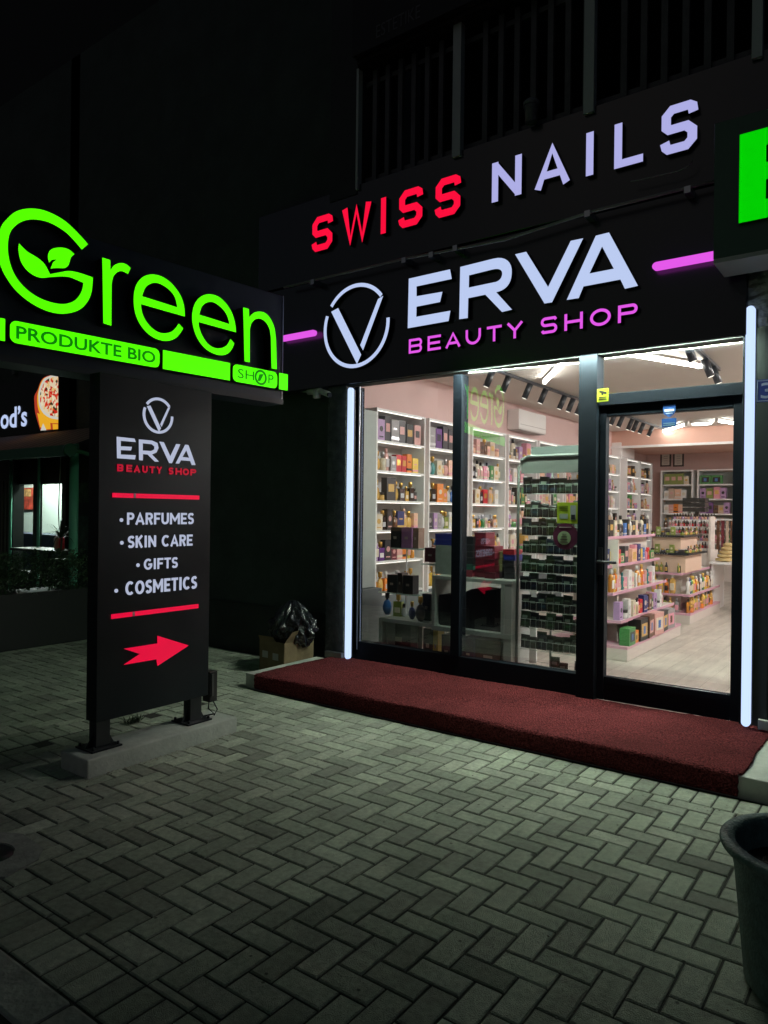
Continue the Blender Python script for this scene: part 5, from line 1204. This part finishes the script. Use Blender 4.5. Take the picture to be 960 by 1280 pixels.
bx('print_band', BLUW, s, A.x+wv*.12, B.x-wv*.12, 5.1295, 5.1305, zb1+(zt1-zb1)*.48, zb1+(zt1-zb1)*.64)
bx('print_line', BLUW, s, A.x+wv*.22, B.x-wv*.22, 5.1295, 5.1305, zb1+(zt1-zb1)*.30, zb1+(zt1-zb1)*.34)
s, A, B = sticker(827.3, 523.5, 845.5, 533.5, 5.132, BLU, 'blue rectangular sticker below the shield on the door glass')
w_, h_ = B.x-A.x, A.z-B.z
for k in range(2): bx('print_line', M('sticker_line', (.2, .32, .4), .5), s, A.x+w_*.1, B.x-w_*.1, 5.1298, 5.1308, B.z+h_*(.2+.22*k), B.z+h_*(.28+.22*k))
# number plate
A, B = onY(945, 475, 5.06), onY(947, 503, 5.06)
s = root('number_plate', (A.x+.07, 5.06, B.z), 'small blue house number plate beside the right light strip', 'number plate')
zz0, zz1 = B.z, A.z; px1 = A.x+.155
bx('plate', M('plate_blue', (.02, .04, .22), .35), s, A.x, px1, 5.062, 5.068, zz0, zz1, bevel=.0015)
MB().prism([[Vector((x, 5.061, z)) for x, z in ((A.x+.006, zz0+.006), (px1-.006, zz0+.006), (px1-.006, zz1-.006), (A.x+.006, zz1-.006))], [Vector((x, 5.061, z)) for x, z in ((A.x+.010, zz0+.010), (A.x+.010, zz1-.010), (px1-.010, zz1-.010), (px1-.010, zz0+.010))]], (0, .001, 0), 0, 0).build('border', M('plate_pale', (.35, .42, .5), .4), s)
text_on('numeral', '3', M('plate_white', (.4, .45, .55), .4), s, (A.x+.028, 5.0605, zz0+.022), (1, 0, 0), (0, 0, 1), .075, zz1-zz0-.044, bold=.01)

# ------------------------------------------------------------------ outside small things
# security camera
p = onY(398, 490, 5.02)
s = root('security_camera', p, 'white outdoor security camera under the left end of the fascia', 'camera')
MB().tube([onY(374, 489.5, 5.12), onY(388, 489.5, 5.06)], [.004, .012]).build('arm', WPLAS, s)
MB().tube([onY(386, 489.5, 5.05), onY(401, 489, 5.03)], .032, 14).build('housing', WPLAS, s)
MB().tube([onY(394, 489, 5.02), onY(396, 497, 5.02)], .026, 14).build('joint', WPLAS, s)
hd = MB(); hd.tube([onY(401, 489, 5.03), onY(411, 493, 4.98)], .026, 14); hd.build('head', WPLAS, s)
MB().tube([onY(411.2, 493.1, 4.979), onY(412.5, 493.8, 4.97)], .022, 14).build('lens', BLACKM, s)
bx('wall_plate', WPLAS, s, p.x-.16, p.x-.10, 5.12, 5.168, p.z-.03, p.z+.05)
# rubbish: cardboard box and bag
BXM = M('cardboard', (.17, .125, .065), .85, bump=(40, .3), var=(6, .25))
s = root('cardboard_box', (-4.66, 4.78, 0), 'open battered cardboard box standing left of the step', 'box')
bo = MB()
x0, x1, y0, y1, hh = -4.79, -4.48, 4.60, 4.98, .29
for a, b2 in (((x0, y0), (x1, y0)), ((x1, y0), (x1, y1)), ((x1, y1), (x0, y1)), ((x0, y1), (x0, y0))):
    bo.bar((a[0], a[1], hh/2), (b2[0], b2[1], hh/2), .006, hh)
bo.build('box_wall', BXM, s)
bx('box_floor', BXM, s, x0, x1, y0, y1, .004, .01)
f = MB(); f.add([(x1, y0, hh), (x1, y1, hh), (x1+.06, y1-.02, hh+.13), (x1+.05, y0+.05, hh+.10)], [(0, 1, 2, 3)]); f.build('flap', BXM, s)
f = MB(); f.add([(x0, y0, hh), (x1-.10, y0, hh), (x1-.12, y0-.03, hh+.05), (x0+.02, y0-.04, hh+.05)], [(0, 1, 2, 3)]); f.build('flap', BXM, s)
for i, (a, z) in enumerate(((.04, .17), (.17, .16))): bx('paper_patch', M('pale_paper', (.4, .4, .4), .7), s, x0+a, x0+a+.07, y0-.006, y0-.004, z-.03, z+.03)
def blob(name, cx, cy_, z0, rx, ry, rz_, mat, label, cat, seed):
    """crumpled plastic bag: folds running up to a twisted knot"""
    q = random.Random(seed); b = MB(); n, m = 120, 70
    ph = [(q.uniform(0, 6.28), q.randint(3, 17), q.uniform(-5, 5), q.uniform(.012, .04)) for _ in range(12)]
    pk = [(q.uniform(0, 6.28), q.uniform(.5, 2.6), q.uniform(.10, .3), q.uniform(-.10, .09)) for _ in range(40)]
    for j in range(m+1):
        t = math.pi*j/m; s_ = math.sin(t)
        for i in range(n):
            a = 2*math.pi*i/n; k = 1
            for p, f, g, w in ph: k += w*(1-2*abs(math.sin(f*a/2+g*t+p)))*s_
            for pa, pt, pr, pw in pk:
                da = (a-pa+math.pi) % (2*math.pi)-math.pi; dd = (da*s_)**2+(t-pt)**2
                if dd < pr*pr: k += pw*(1-math.sqrt(dd)/pr)
            z = -math.cos(t); top = max(0, z)**2
            b.v.append(Vector((cx+rx*k*s_**.8*math.cos(a)*(1-.30*top), cy_+ry*k*s_**.8*math.sin(a)*(1-.30*top), z0+rz_*(z*k+1)+.05*max(0, z)**6)))
    for j in range(m):
        for i in range(n): b.f.append([j*n+i, j*n+(i+1) % n, (j+1)*n+(i+1) % n, (j+1)*n+i]); b.m.append(0); b.sm.append(False)
    zmin = min(v.z for v in b.v)
    for v in b.v: v.z += z0-zmin
    return tag(b.build(name, mat), label, cat)
BAG = M('black_bin_bag', (.008, .009, .011), .24, spec=.7, bump=(26, 1.0))
blob('rubbish_bag', -4.61, 4.84, .20, .25, .20, .195, BAG, 'shiny black rubbish bag stuffed into the cardboard box', 'rubbish bag', 3)
BAG2 = M('black_bin_bag')
# weed in the joint behind the plinth
wq = random.Random(2); wb = MB(); wc = onZ(166, 904, 0)
for _ in range(70):
    a = wq.uniform(0, 6.28); L_w = wq.uniform(.03, .075); el_ = wq.uniform(.3, 1.2); dv = Vector((math.cos(a)*math.cos(el_), math.sin(a)*math.cos(el_), math.sin(el_))); sd = Vector((-math.sin(a), math.cos(a), 0))*.006
    p_ = wc+Vector((wq.uniform(-.03, .03), wq.uniform(-.05, .05), .002)); wb.add([p_, p_+dv*L_w*.5-sd, p_+dv*L_w, p_+dv*L_w*.5+sd], [(0, 1, 2, 3)])
tag(wb.build('weed', M('weed_leaf', (.03, .05, .02), .6)), 'small dark weed tuft growing in the paving behind the plinth', 'plant')
# pot, bottom right
P3 = [onZ(901.4, 1048, .45), onZ(960, 1016, .45), onZ(960, 1090, .45)]
def circ(a, b, c):
    ax, ay, bx_, by, cx, cy_ = a.x, a.y, b.x, b.y, c.x, c.y; d = 2*(ax*(by-cy_)+bx_*(cy_-ay)+cx*(ay-by))
    ux = ((ax*ax+ay*ay)*(by-cy_)+(bx_*bx_+by*by)*(cy_-ay)+(cx*cx+cy_*cy_)*(ay-by))/d; uy = ((ax*ax+ay*ay)*(cx-bx_)+(bx_*bx_+by*by)*(ax-cx)+(cx*cx+cy_*cy_)*(bx_-ax))/d
    return ux, uy, math.hypot(ax-ux, ay-uy)
ux, uy, ur = circ(*P3); print('POT', ux, uy, ur)
ur = max(.2, min(ur, .34))
s = root('plant_pot', (ux, uy, 0), 'large dark green plastic plant pot cut by right edge of photo', 'plant pot')
POTM = M('dark_green_plastic', (.09, .16, .15), .5, bump=(110, .6), var=(30, .4))
MB().lathe([(ur*.66, .001), (ur*.72, .02), (ur*.84, .36), (ur*.88, .41), (ur*.98, .428), (ur*1.0, .438), (ur*1.0, .447), (ur*.985, .452), (ur*.84, .450), (ur*.82, .43), (ur*.79, .36), (.01, .355)], (ux, uy, 0), 56).build('pot', POTM, s)
MB().lathe([(ur*.78, .362), (ur*.5, .372), (.01, .375)], (ux, uy, 0), 32).build('soil', M('potting_soil', (.02, .015, .01), .95, bump=(60, 1.0)), s)

# ------------------------------------------------------------------ balcony
bl = root('balcony_railing', (-1, 5.05, 4.3), 'dark slatted balcony railing with grey posts above the upper sign', 'railing')
for (u, v), (u2, v2), wv in (((573, 190), (571, 24), .075), ((738, 130), (740, -60), .075)):
    p = onY(u, v, 5.02); bx('post', M('grey_post', (.48, .52, .54), .45), bl, p.x-wv/2, p.x+wv/2, 4.98, 5.04, uz1-.05, 5.40)
bx('post', M('grey_post'), bl, -4.043, -4.02, 4.98, 5.04, uz1-.05, 5.40)
bx('post', M('grey_post'), bl, -.86, -.80, 4.98, 5.04, uz1-.05, 5.40)
x = -3.92; SLM = M('dark_slat', (.07, .07, .08), .5, var=(3, .4))
while x < 3.2:
    if all(abs(x-q) > .07 for q in (-2.99, -1.9, -.83)):
        bx('slat', SLM, bl, x, x+.045, 5.06, 5.085+random.uniform(0, .01), uz1-.1, 5.38)
    x += .138
bx('rail', SLM, bl, -4.02, 3.3, 5.09, 5.12, 4.42, 4.46); bx('rail', SLM, bl, -4.02, 3.3, 5.09, 5.12, 5.28, 5.32)
p = onY(667, 136, 5.0); s = root('bulkhead_lamp', (p.x, 5.0, p.z-.05), 'small grey dome lamp sitting on the upper sign by the railing', 'lamp')
MB().lathe([(.045, -.12), (.05, -.02), (.06, .0)], (p.x, 4.96, p.z)).build('stem', SLM, s); MB().lathe([(.062, .001), (.06, .03), (.035, .05)], (p.x, 4.96, p.z)).build('dome', M('grey_dome', (.16, .17, .18), .5), s)
A = onY(470, 48, 4.855); B = onY(525, 27, 4.855)
tbd = root('high_board', (-3.6, 4.855, 5.5), 'faint dark lettering on a black board above the balcony', 'sign')
text_on('lettering', 'ESTETIKE', M('faint_letter', (.10, .10, .11), .6), tbd, (A.x, 4.856, A.z), (1, 0, 0), (0, 0, 1), B.x-A.x, .11)

# ------------------------------------------------------------------ restaurant at left
YR = 5.0
rs = root('restaurant', (-10, 6, 0), 'dark restaurant front at left with lit food sign and lit window', 'building')
DKG = M('restaurant_wall', (.05, .062, .058), .8, bump=(20, .3), var=(2, .25))
sxr = onY(73, 500, YR).x
bx('wall', DKG, rs, -16, sxr+.0, 5.25, 5.45, 2.35, 7.5); bx('wall', DKG, rs, onY(83, 650, 5.25).x, -7.3, 5.25, 5.45, 0, 7.5)
bx('side_wall', DKG, rs, -7.3, -7.1, 5.46, 9.19, 0, 7.5)
bx('window_surround', M('frame_black', (.008, .012, .01), .5), rs, -16, onY(17, 650, 5.25).x, 5.26, 5.4, 0, 2.35)
bx('low_wall', M('frame_black'), rs, onY(17, 650, 5.25).x, onY(83, 650, 5.25).x, 5.26, 5.4, 0, .55)
wx0, wx1 = onY(17, 650, 5.25).x, onY(83, 650, 5.25).x
for u in (17, 46, 82): x = onY(u, 650, 5.23).x; bx('window_post', M('frame_black'), rs, x-.05, x+.05, 5.2, 5.28, .5, 2.35)
bx('window_head', M('frame_black'), rs, wx0, wx1, 5.27, 5.4, 1.80, 2.35)
for u in (4, 8.5, 12.5): x = onY(u, 650, 5.20).x; bx('shutter_slat', M('tan_slat', (.16, .13, .10), .6), rs, x-.02, x+.02, 5.18, 5.2, .6, 1.85)
# upper floor window outlines
for u in (20, 57): 
    x = onY(u, 460, 5.24).x; bx('upper_window', M('upper_frame', (.10, .11, .105), .6), rs, x-.04, x+.04, 5.2, 5.248, 3.4, 4.6)
# inside
bx('inner_wall', M('inner_wall_pale', (.42, .48, .44), .8), rs, -18, -8.2, 7.0, 7.1, .9, 2.6)
bx('inner_floor', DKG, rs, -18, -8.2, 5.46, 7.1, 0, .05); bx('inner_ceiling', M('inner_ceiling', (.5, .5, .48), .8), rs, -18, -8.2, 5.46, 7.1, 2.6, 2.7)
bx('inner_side', DKG, rs, -8.2, -8.1, 5.46, 7.1, 0, 2.6)
bx('counter', M('navy_counter', (.012, .02, .05), .4), rs, -18, -8.25, 6.2, 6.6, .05, 1.02)
bx('inner_side', DKG, rs, -18.1, -18, 5.46, 7.1, 0, 2.6)
L0 = root('inner_lamp', (-11.4, 6.3, 2.5), 'pale ceiling lamp inside the restaurant window', 'lamp')
bx('housing', WPLAS, L0, -13.2, -9.6, 6.35, 6.45, 2.57, 2.598); bx('diffuser', E_('inner_lamp_glow', (.85, 1, .9), 230), L0, -13.18, -9.62, 6.36, 6.44, 2.555, 2.568)
A, B = onY(19, 610, 6.95), onY(40, 637, 6.95)
fp = root('food_poster', ((A.x+B.x)/2, 6.95, B.z), 'red poster with food on the restaurant inner wall', 'poster')
bx('sheet', M('poster_red', (.35, .05, .03), .5, var=(9, .8)), fp, A.x, B.x, 6.97, 6.995, B.z, A.z); bx('food_picture', M('poster_food', (.45, .26, .10), .5, var=(14, .9)), fp, A.x+.2, B.x-.08, 6.965, 6.969, B.z+.25, A.z-.03)
A, B = onY(18, 614, 5.6), onY(24, 624, 5.6)
sn_ = root('blue_screen', ((A.x+B.x)/2, 5.6, B.z), 'small glowing blue screen at the left of restaurant window', 'screen')
bx('screen', E_('screen_blue', (.02, .2, .9), 1.0), sn_, A.x, B.x, 5.60, 5.62, B.z, A.z); bx('bracket', BLACKM, sn_, A.x+.03, A.x+.06, 5.625, 5.66, B.z-.02, 2.6)
# sauce bottles on a high table
zt_ = .93
htb = root('high_table', (-9.0, 5.0, 0), 'dark high table in front of the restaurant window', 'table')
bx('table_top', M('frame_black'), htb, -9.7, -8.5, 4.75, 5.12, zt_-.03, zt_); bx('table_leg', M('frame_black'), htb, -9.15, -9.07, 4.9, 4.98, 0, zt_-.031)
for u, c, lab in ((70.5, 'cream', 'pale mustard squeeze bottle on the high restaurant table'), (77, 'red', 'red ketchup squeeze bottle on the high restaurant table')):
    p = onY(u, 700, 4.95); o = MB().lathe([(.032, 0), (.034, .01), (.034, .14), (.018, .165)], (p.x, 4.95, zt_+.001), 14).build('sauce_bottle', pm(c), None)
    MB().lathe([(.016, .1655), (.006, .20)], (p.x, 4.95, zt_+.001), 10).build('nozzle', pm(c), o); tag(o, lab, 'sauce bottle', 'sauce bottles')
# sign
sg = root('restaurant_sign', ((sxr-1), YR, 2.5), 'black lit restaurant sign with white letters and a pizza picture', 'sign')
sz0 = (onY(73, 538, YR).z+onY(0, 546, YR).z)/2; sz1 = onY(73, 467, YR).z
bx('sign_panel', M('sign_black', (.006, .006, .007), .5), sg, sxr-3.2, sxr, YR, YR+.15, sz0, sz1)
def rp(pts, o_, s_): return [onY(u, v, YR-.004) for u, v in Zm(pts, *o_, s_)]
ot = (0, 440); c8 = 8.0
PZ = E_('pizza', (.8, .45, .2), .9); nt = PZ.node_tree; bs = nt.nodes['Principled BSDF']; tc = nt.nodes.new('ShaderNodeTexCoord')
vo = nt.nodes.new('ShaderNodeTexVoronoi'); vo.inputs['Scale'].default_value = 30; cr = nt.nodes.new('ShaderNodeValToRGB'); sepn = nt.nodes.new('ShaderNodeSeparateColor')
nt.links.new(tc.outputs['Object'], vo.inputs['Vector']); nt.links.new(vo.outputs['Color'], sepn.inputs[0]); nt.links.new(sepn.outputs[0], cr.inputs['Fac'])
el = cr.color_ramp.elements; el[0].color = (.62, .02, .01, 1); el[0].position = 0; el[1].color = (.75, .62, .42, 1); el[1].position = .62
for pos, c in ((.22, (.75, .06, .02, 1)), (.3, (.04, .03, .01, 1)), (.38, (.75, .5, .2, 1)), (.5, (.82, .72, .5, 1))): e = el.new(pos); e.color = c
cr.color_ramp.interpolation = 'CONSTANT'; nt.links.new(cr.outputs['Color'], bs.inputs['Emission Color'])
YLW = E_('pizza_crust', (.85, .42, .02), .9); REDC = E_('pizza_edge', (.5, .05, .02), .8); PALE = E_('pizza_pale', (.62, .62, .55), .9)
def rpoly(name, pts, mat, off=0): MB().prism([[onY(u, v, YR-.004-off) for u, v in Zm(pts, 0, 440, 8.0)]], (0, .003, 0), 0, 0).build(name, mat, sg)
rpoly('pizza_picture', [(580, 222)]+sm([(500, 232), (440, 255), (405, 300), (380, 370), (345, 440), (345, 520), (352, 600), (375, 690), (405, 785)])+[(580, 770)], REDC)
rpoly('pizza_picture', [(580, 225)]+sm([(510, 235), (445, 260), (410, 305), (385, 380), (372, 460), (380, 560), (410, 640), (460, 690), (520, 712)])+[(580, 712)], YLW, .004)
rpoly('pizza_picture', [(580, 225)]+sm([(515, 232), (450, 260), (415, 310), (388, 390), (385, 470), (395, 545), (430, 610), (480, 650), (530, 668)])+[(580, 675)], PALE, .008)
rpoly('pizza_picture', [(580, 245)]+sm([(520, 250), (465, 280), (430, 325), (405, 400), (400, 480), (415, 550), (450, 600), (500, 635)])+[(580, 650)], PZ, .012)
rpoly('pizza_picture', [(372, 610), (400, 620), (500, 700), (505, 770), (440, 775), (400, 750)], YLW, .010)
rpoly('pizza_picture', [(405, 785), (430, 715), (462, 782)], PALE, .016)
rpoly('pizza_picture', [(525, 720), (578, 722), (578, 770), (530, 775)], YLW, .010)
A = onY(1, 536.5, YR); B = onY(34, 533, YR); zl = onY(20, 534, YR).z; zh = onY(20, 507.5, YR).z
text_on('lettering', "od\u2019s", W_E, sg, (A.x, YR-.005, zl-.005), (1, 0, 0), (0, 0, 1), B.x-A.x, zh-zl, bold=.02)
# awning
aw = root('awning', ((sxr-1), 4.6, 2.3), 'brown striped awning with green front bar under the restaurant sign', 'awning')
ya2 = 4.25; zf = (onY(0, 572, ya2).z+onY(88, 551, ya2).z)/2
b = MB(); x = sxr-3.2; xe = onY(90, 550, ya2).x; i = 0
while x < xe-.02:
    x2 = min(x+.09, xe); b.add([(x, 4.99, sz0-.01), (x2, 4.99, sz0-.01), (x2, ya2, zf+.02), (x, ya2, zf+.02)], [(0, 1, 2, 3)], i % 2); x = x2; i += 1
b.build('fabric', [M('awning_brown', (.20, .12, .09), .8), M('awning_tan', (.30, .22, .17), .8)], aw)
bx('front_bar', M('green_bar', (.05, .16, .10), .5), aw, sxr-3.2, xe, ya2-.06, ya2, zf-.10, zf+.015)
MB().tube([(xe-.03, ya2, zf-.02), (xe+.02, 4.65, zf-.12), (xe-.02, 5.0, sz0-.1)], .025).build('arm', M('green_bar'), aw)
MB().tube([(xe+.0, ya2-.04, zf-.04), (xe+.05, ya2-.04, zf-.04)], .07, 14).build('roller', M('green_bar'), aw)
# green post
p = onY(92, 650, 4.7); s = root('terrace_post', (p.x, 4.7, 0), 'round green metal post at the corner of the restaurant terrace', 'post')
MB().tube([(p.x, 4.7, 0), (p.x, 4.7, zf+.1)], .052, 16).build('shaft', M('green_post', (.14, .48, .32), .4), s); MB().lathe([(.09, 0), (.09, .02), (.06, .04)], (p.x, 4.7, 0)).build('base_collar', M('green_post'), s)
for u in (13, 48):
    q = onY(u, 650, 5.1); s2 = root('awning_pole', (q.x, 5.1, 0), 'thin green pole before the restaurant window, %s of two' % ('left' if u < 20 else 'right'), 'pole', 'thin green awning poles')
    MB().tube([(q.x, 5.1, 0), (q.x, 5.1, 2.3)], .02, 10).build('shaft', M('green_post'), s2); MB().lathe([(.05, 0), (.05, .012), (.02, .02)], (q.x, 5.1, 0)).build('foot', M('green_post'), s2)
# hanging cable and hanging plant
ca = MB(); ca.tube([onY(u, v, 4.5) for u, v in ((76, 553), (75.5, 580), (74, 615), (73, 645), (74, 658), (77, 664))], .006)
tag(ca.build('hanging_cable', M('grey_cable', (.12, .14, .12), .6)), 'thin cable hanging from the awning end', 'cable')
def leaves(b, c, n, L, spread, q, droop=.5, w0=.012):
    for _ in range(n):
        a = q.uniform(0, 6.28); el_ = q.uniform(.2, 1.3); d = Vector((math.cos(a)*math.cos(el_), math.sin(a)*math.cos(el_), math.sin(el_)))
        sd = Vector((-math.sin(a), math.cos(a), 0)); ll = L*q.uniform(.6, 1.2); P = []; p = Vector(c); st_ = ll/6
        for k in range(7):
            w = w0*(1-k/6.5)*(1 if k else .5); P += [p-sd*w, p+sd*w]; p = p+d*st_; d = (d+Vector((0, 0, -droop*.25))).normalized()
        b.add(P, [(2*k, 2*k+1, 2*k+3, 2*k+2) for k in range(6)])
q = random.Random(4); b = MB(); c = onY(76, 662, 4.6); leaves(b, c-Vector((0, 0, .1)), 22, .42, 0, q, 1.1)
hp = root('dracaena_plant', (c.x, 4.6, 0), 'slender dark potted plant with arching strap leaves by the restaurant', 'plant')
b.build('foliage', M('dark_strap_leaf', (.02, .045, .02), .5), hp); MB().tube([(c.x, 4.6, .85), (c.x+.02, 4.6, c.z-.1)], .012).build('stem', M('stem_brown', (.06, .045, .03), .8), hp)
MB().lathe([(.07, .62), (.10, .84), (.11, .86)], (c.x, 4.6, 0)).build('pot', BLACKM, hp)
bx('pot_stand', BLACKM, hp, c.x-.1, c.x+.1, 4.5, 4.7, 0, .619)
# hedge in planters along the terrace
hx0, hx1, hy0, hy1 = -7.85, -7.42, 3.30, 4.55
hd_ = root('hedge_planter', ((hx0+hx1)/2, (hy0+hy1)/2, 0), 'long dark planter with a low clipped hedge bordering the terrace', 'planter')
bx('planter_box', M('planter_black', (.010, .013, .012), .6), hd_, hx0, hx1, hy0, hy1, 0, .58, bevel=.01)
b = MB(); q = random.Random(9)
for _ in range(5200):
    c = Vector((q.uniform(hx0-.04, hx1+.06), q.uniform(hy0-.05, hy1+.05), .56+.40*q.random()**.7+.05*math.sin(q.random()*6)))
    n_ = Vector((q.gauss(0, 1), q.gauss(0, 1), q.gauss(0, 1)+.4)).normalized(); t = n_.orthogonal().normalized(); u_ = n_.cross(t); s_ = q.uniform(.012, .022)
    b.add([c-t*s_, c+u_*s_*.5, c+t*s_, c-u_*s_*.5], [(0, 1, 2, 3)])
b.build('foliage', M('hedge_leaf', (.035, .075, .03), .55), hd_)
# a second, longer planter along the street side of the terrace
hd2 = root('hedge_planter', (-9.6, 3.4, 0), 'dark hedge planter along street side of the terrace', 'planter')
bx('planter_box', M('planter_black'), hd2, -11.5, hx0-.02, 3.28, 3.62, 0, .58, bevel=.01)
b = MB()
for _ in range(9000):
    c = Vector((q.uniform(-11.5, hx0), q.uniform(3.24, 3.66), .56+.40*q.random()**.7))
    n_ = Vector((q.gauss(0, 1), q.gauss(0, 1), q.gauss(0, 1)+.4)).normalized(); t = n_.orthogonal().normalized(); u_ = n_.cross(t); s_ = q.uniform(.014, .024)
    b.add([c-t*s_, c+u_*s_*.5, c+t*s_, c-u_*s_*.5], [(0, 1, 2, 3)])
b.build('foliage', M('hedge_leaf'), hd2)
# painted panels behind the post
for i, (v0, v1, c, lab) in enumerate(((604, 628, (.05, .12, .06), 'upper'), (645, 690, (.03, .09, .06), 'lower'))):
    A, B = onY(97, v0, 5.24), onY(111.5, v1, 5.24)
    tag(MB().box(A.x, B.x+.3, 5.21, 5.245, B.z, A.z).build('wall_panel', M('mural_%d' % i, c, .6, var=(7, .8))), '%s dark green painted panel on the wall right of the green post' % lab, 'wall panel')
# dark building mass behind, raised tall to keep the sky area black
tag(MB().box(-40, -7.35, 9.2, 12, 0, 26).build('far_building', M('far_dark', (.02, .022, .022), .8)), 'black unlit building mass made tall behind the restaurant to cover the sky', 'building')
# small white lamp under the green sign
p = onY(80, 457.5, 4.6); tag(MB().lathe([(.02, 0), (.03, .01), (.012, .025)], p, 12).build('wall_light', E_('tiny_glow', (.9, .9, .8), 1.0)), 'tiny white light point below the green sign at left', 'lamp')

# tidy helper keys
for o in bpy.data.objects:
    for k in ('_o', '_used', '_dims'):
        if k in o: del o[k]
for k, o in list(CACHE.items()):
    if o.get('label') is None:
        for c in list(o.children): bpy.data.objects.remove(c)
        bpy.data.objects.remove(o)
for o in SP:
    if o.get('label') is None: bpy.data.objects.remove(o)
print('objects', len(bpy.data.objects))
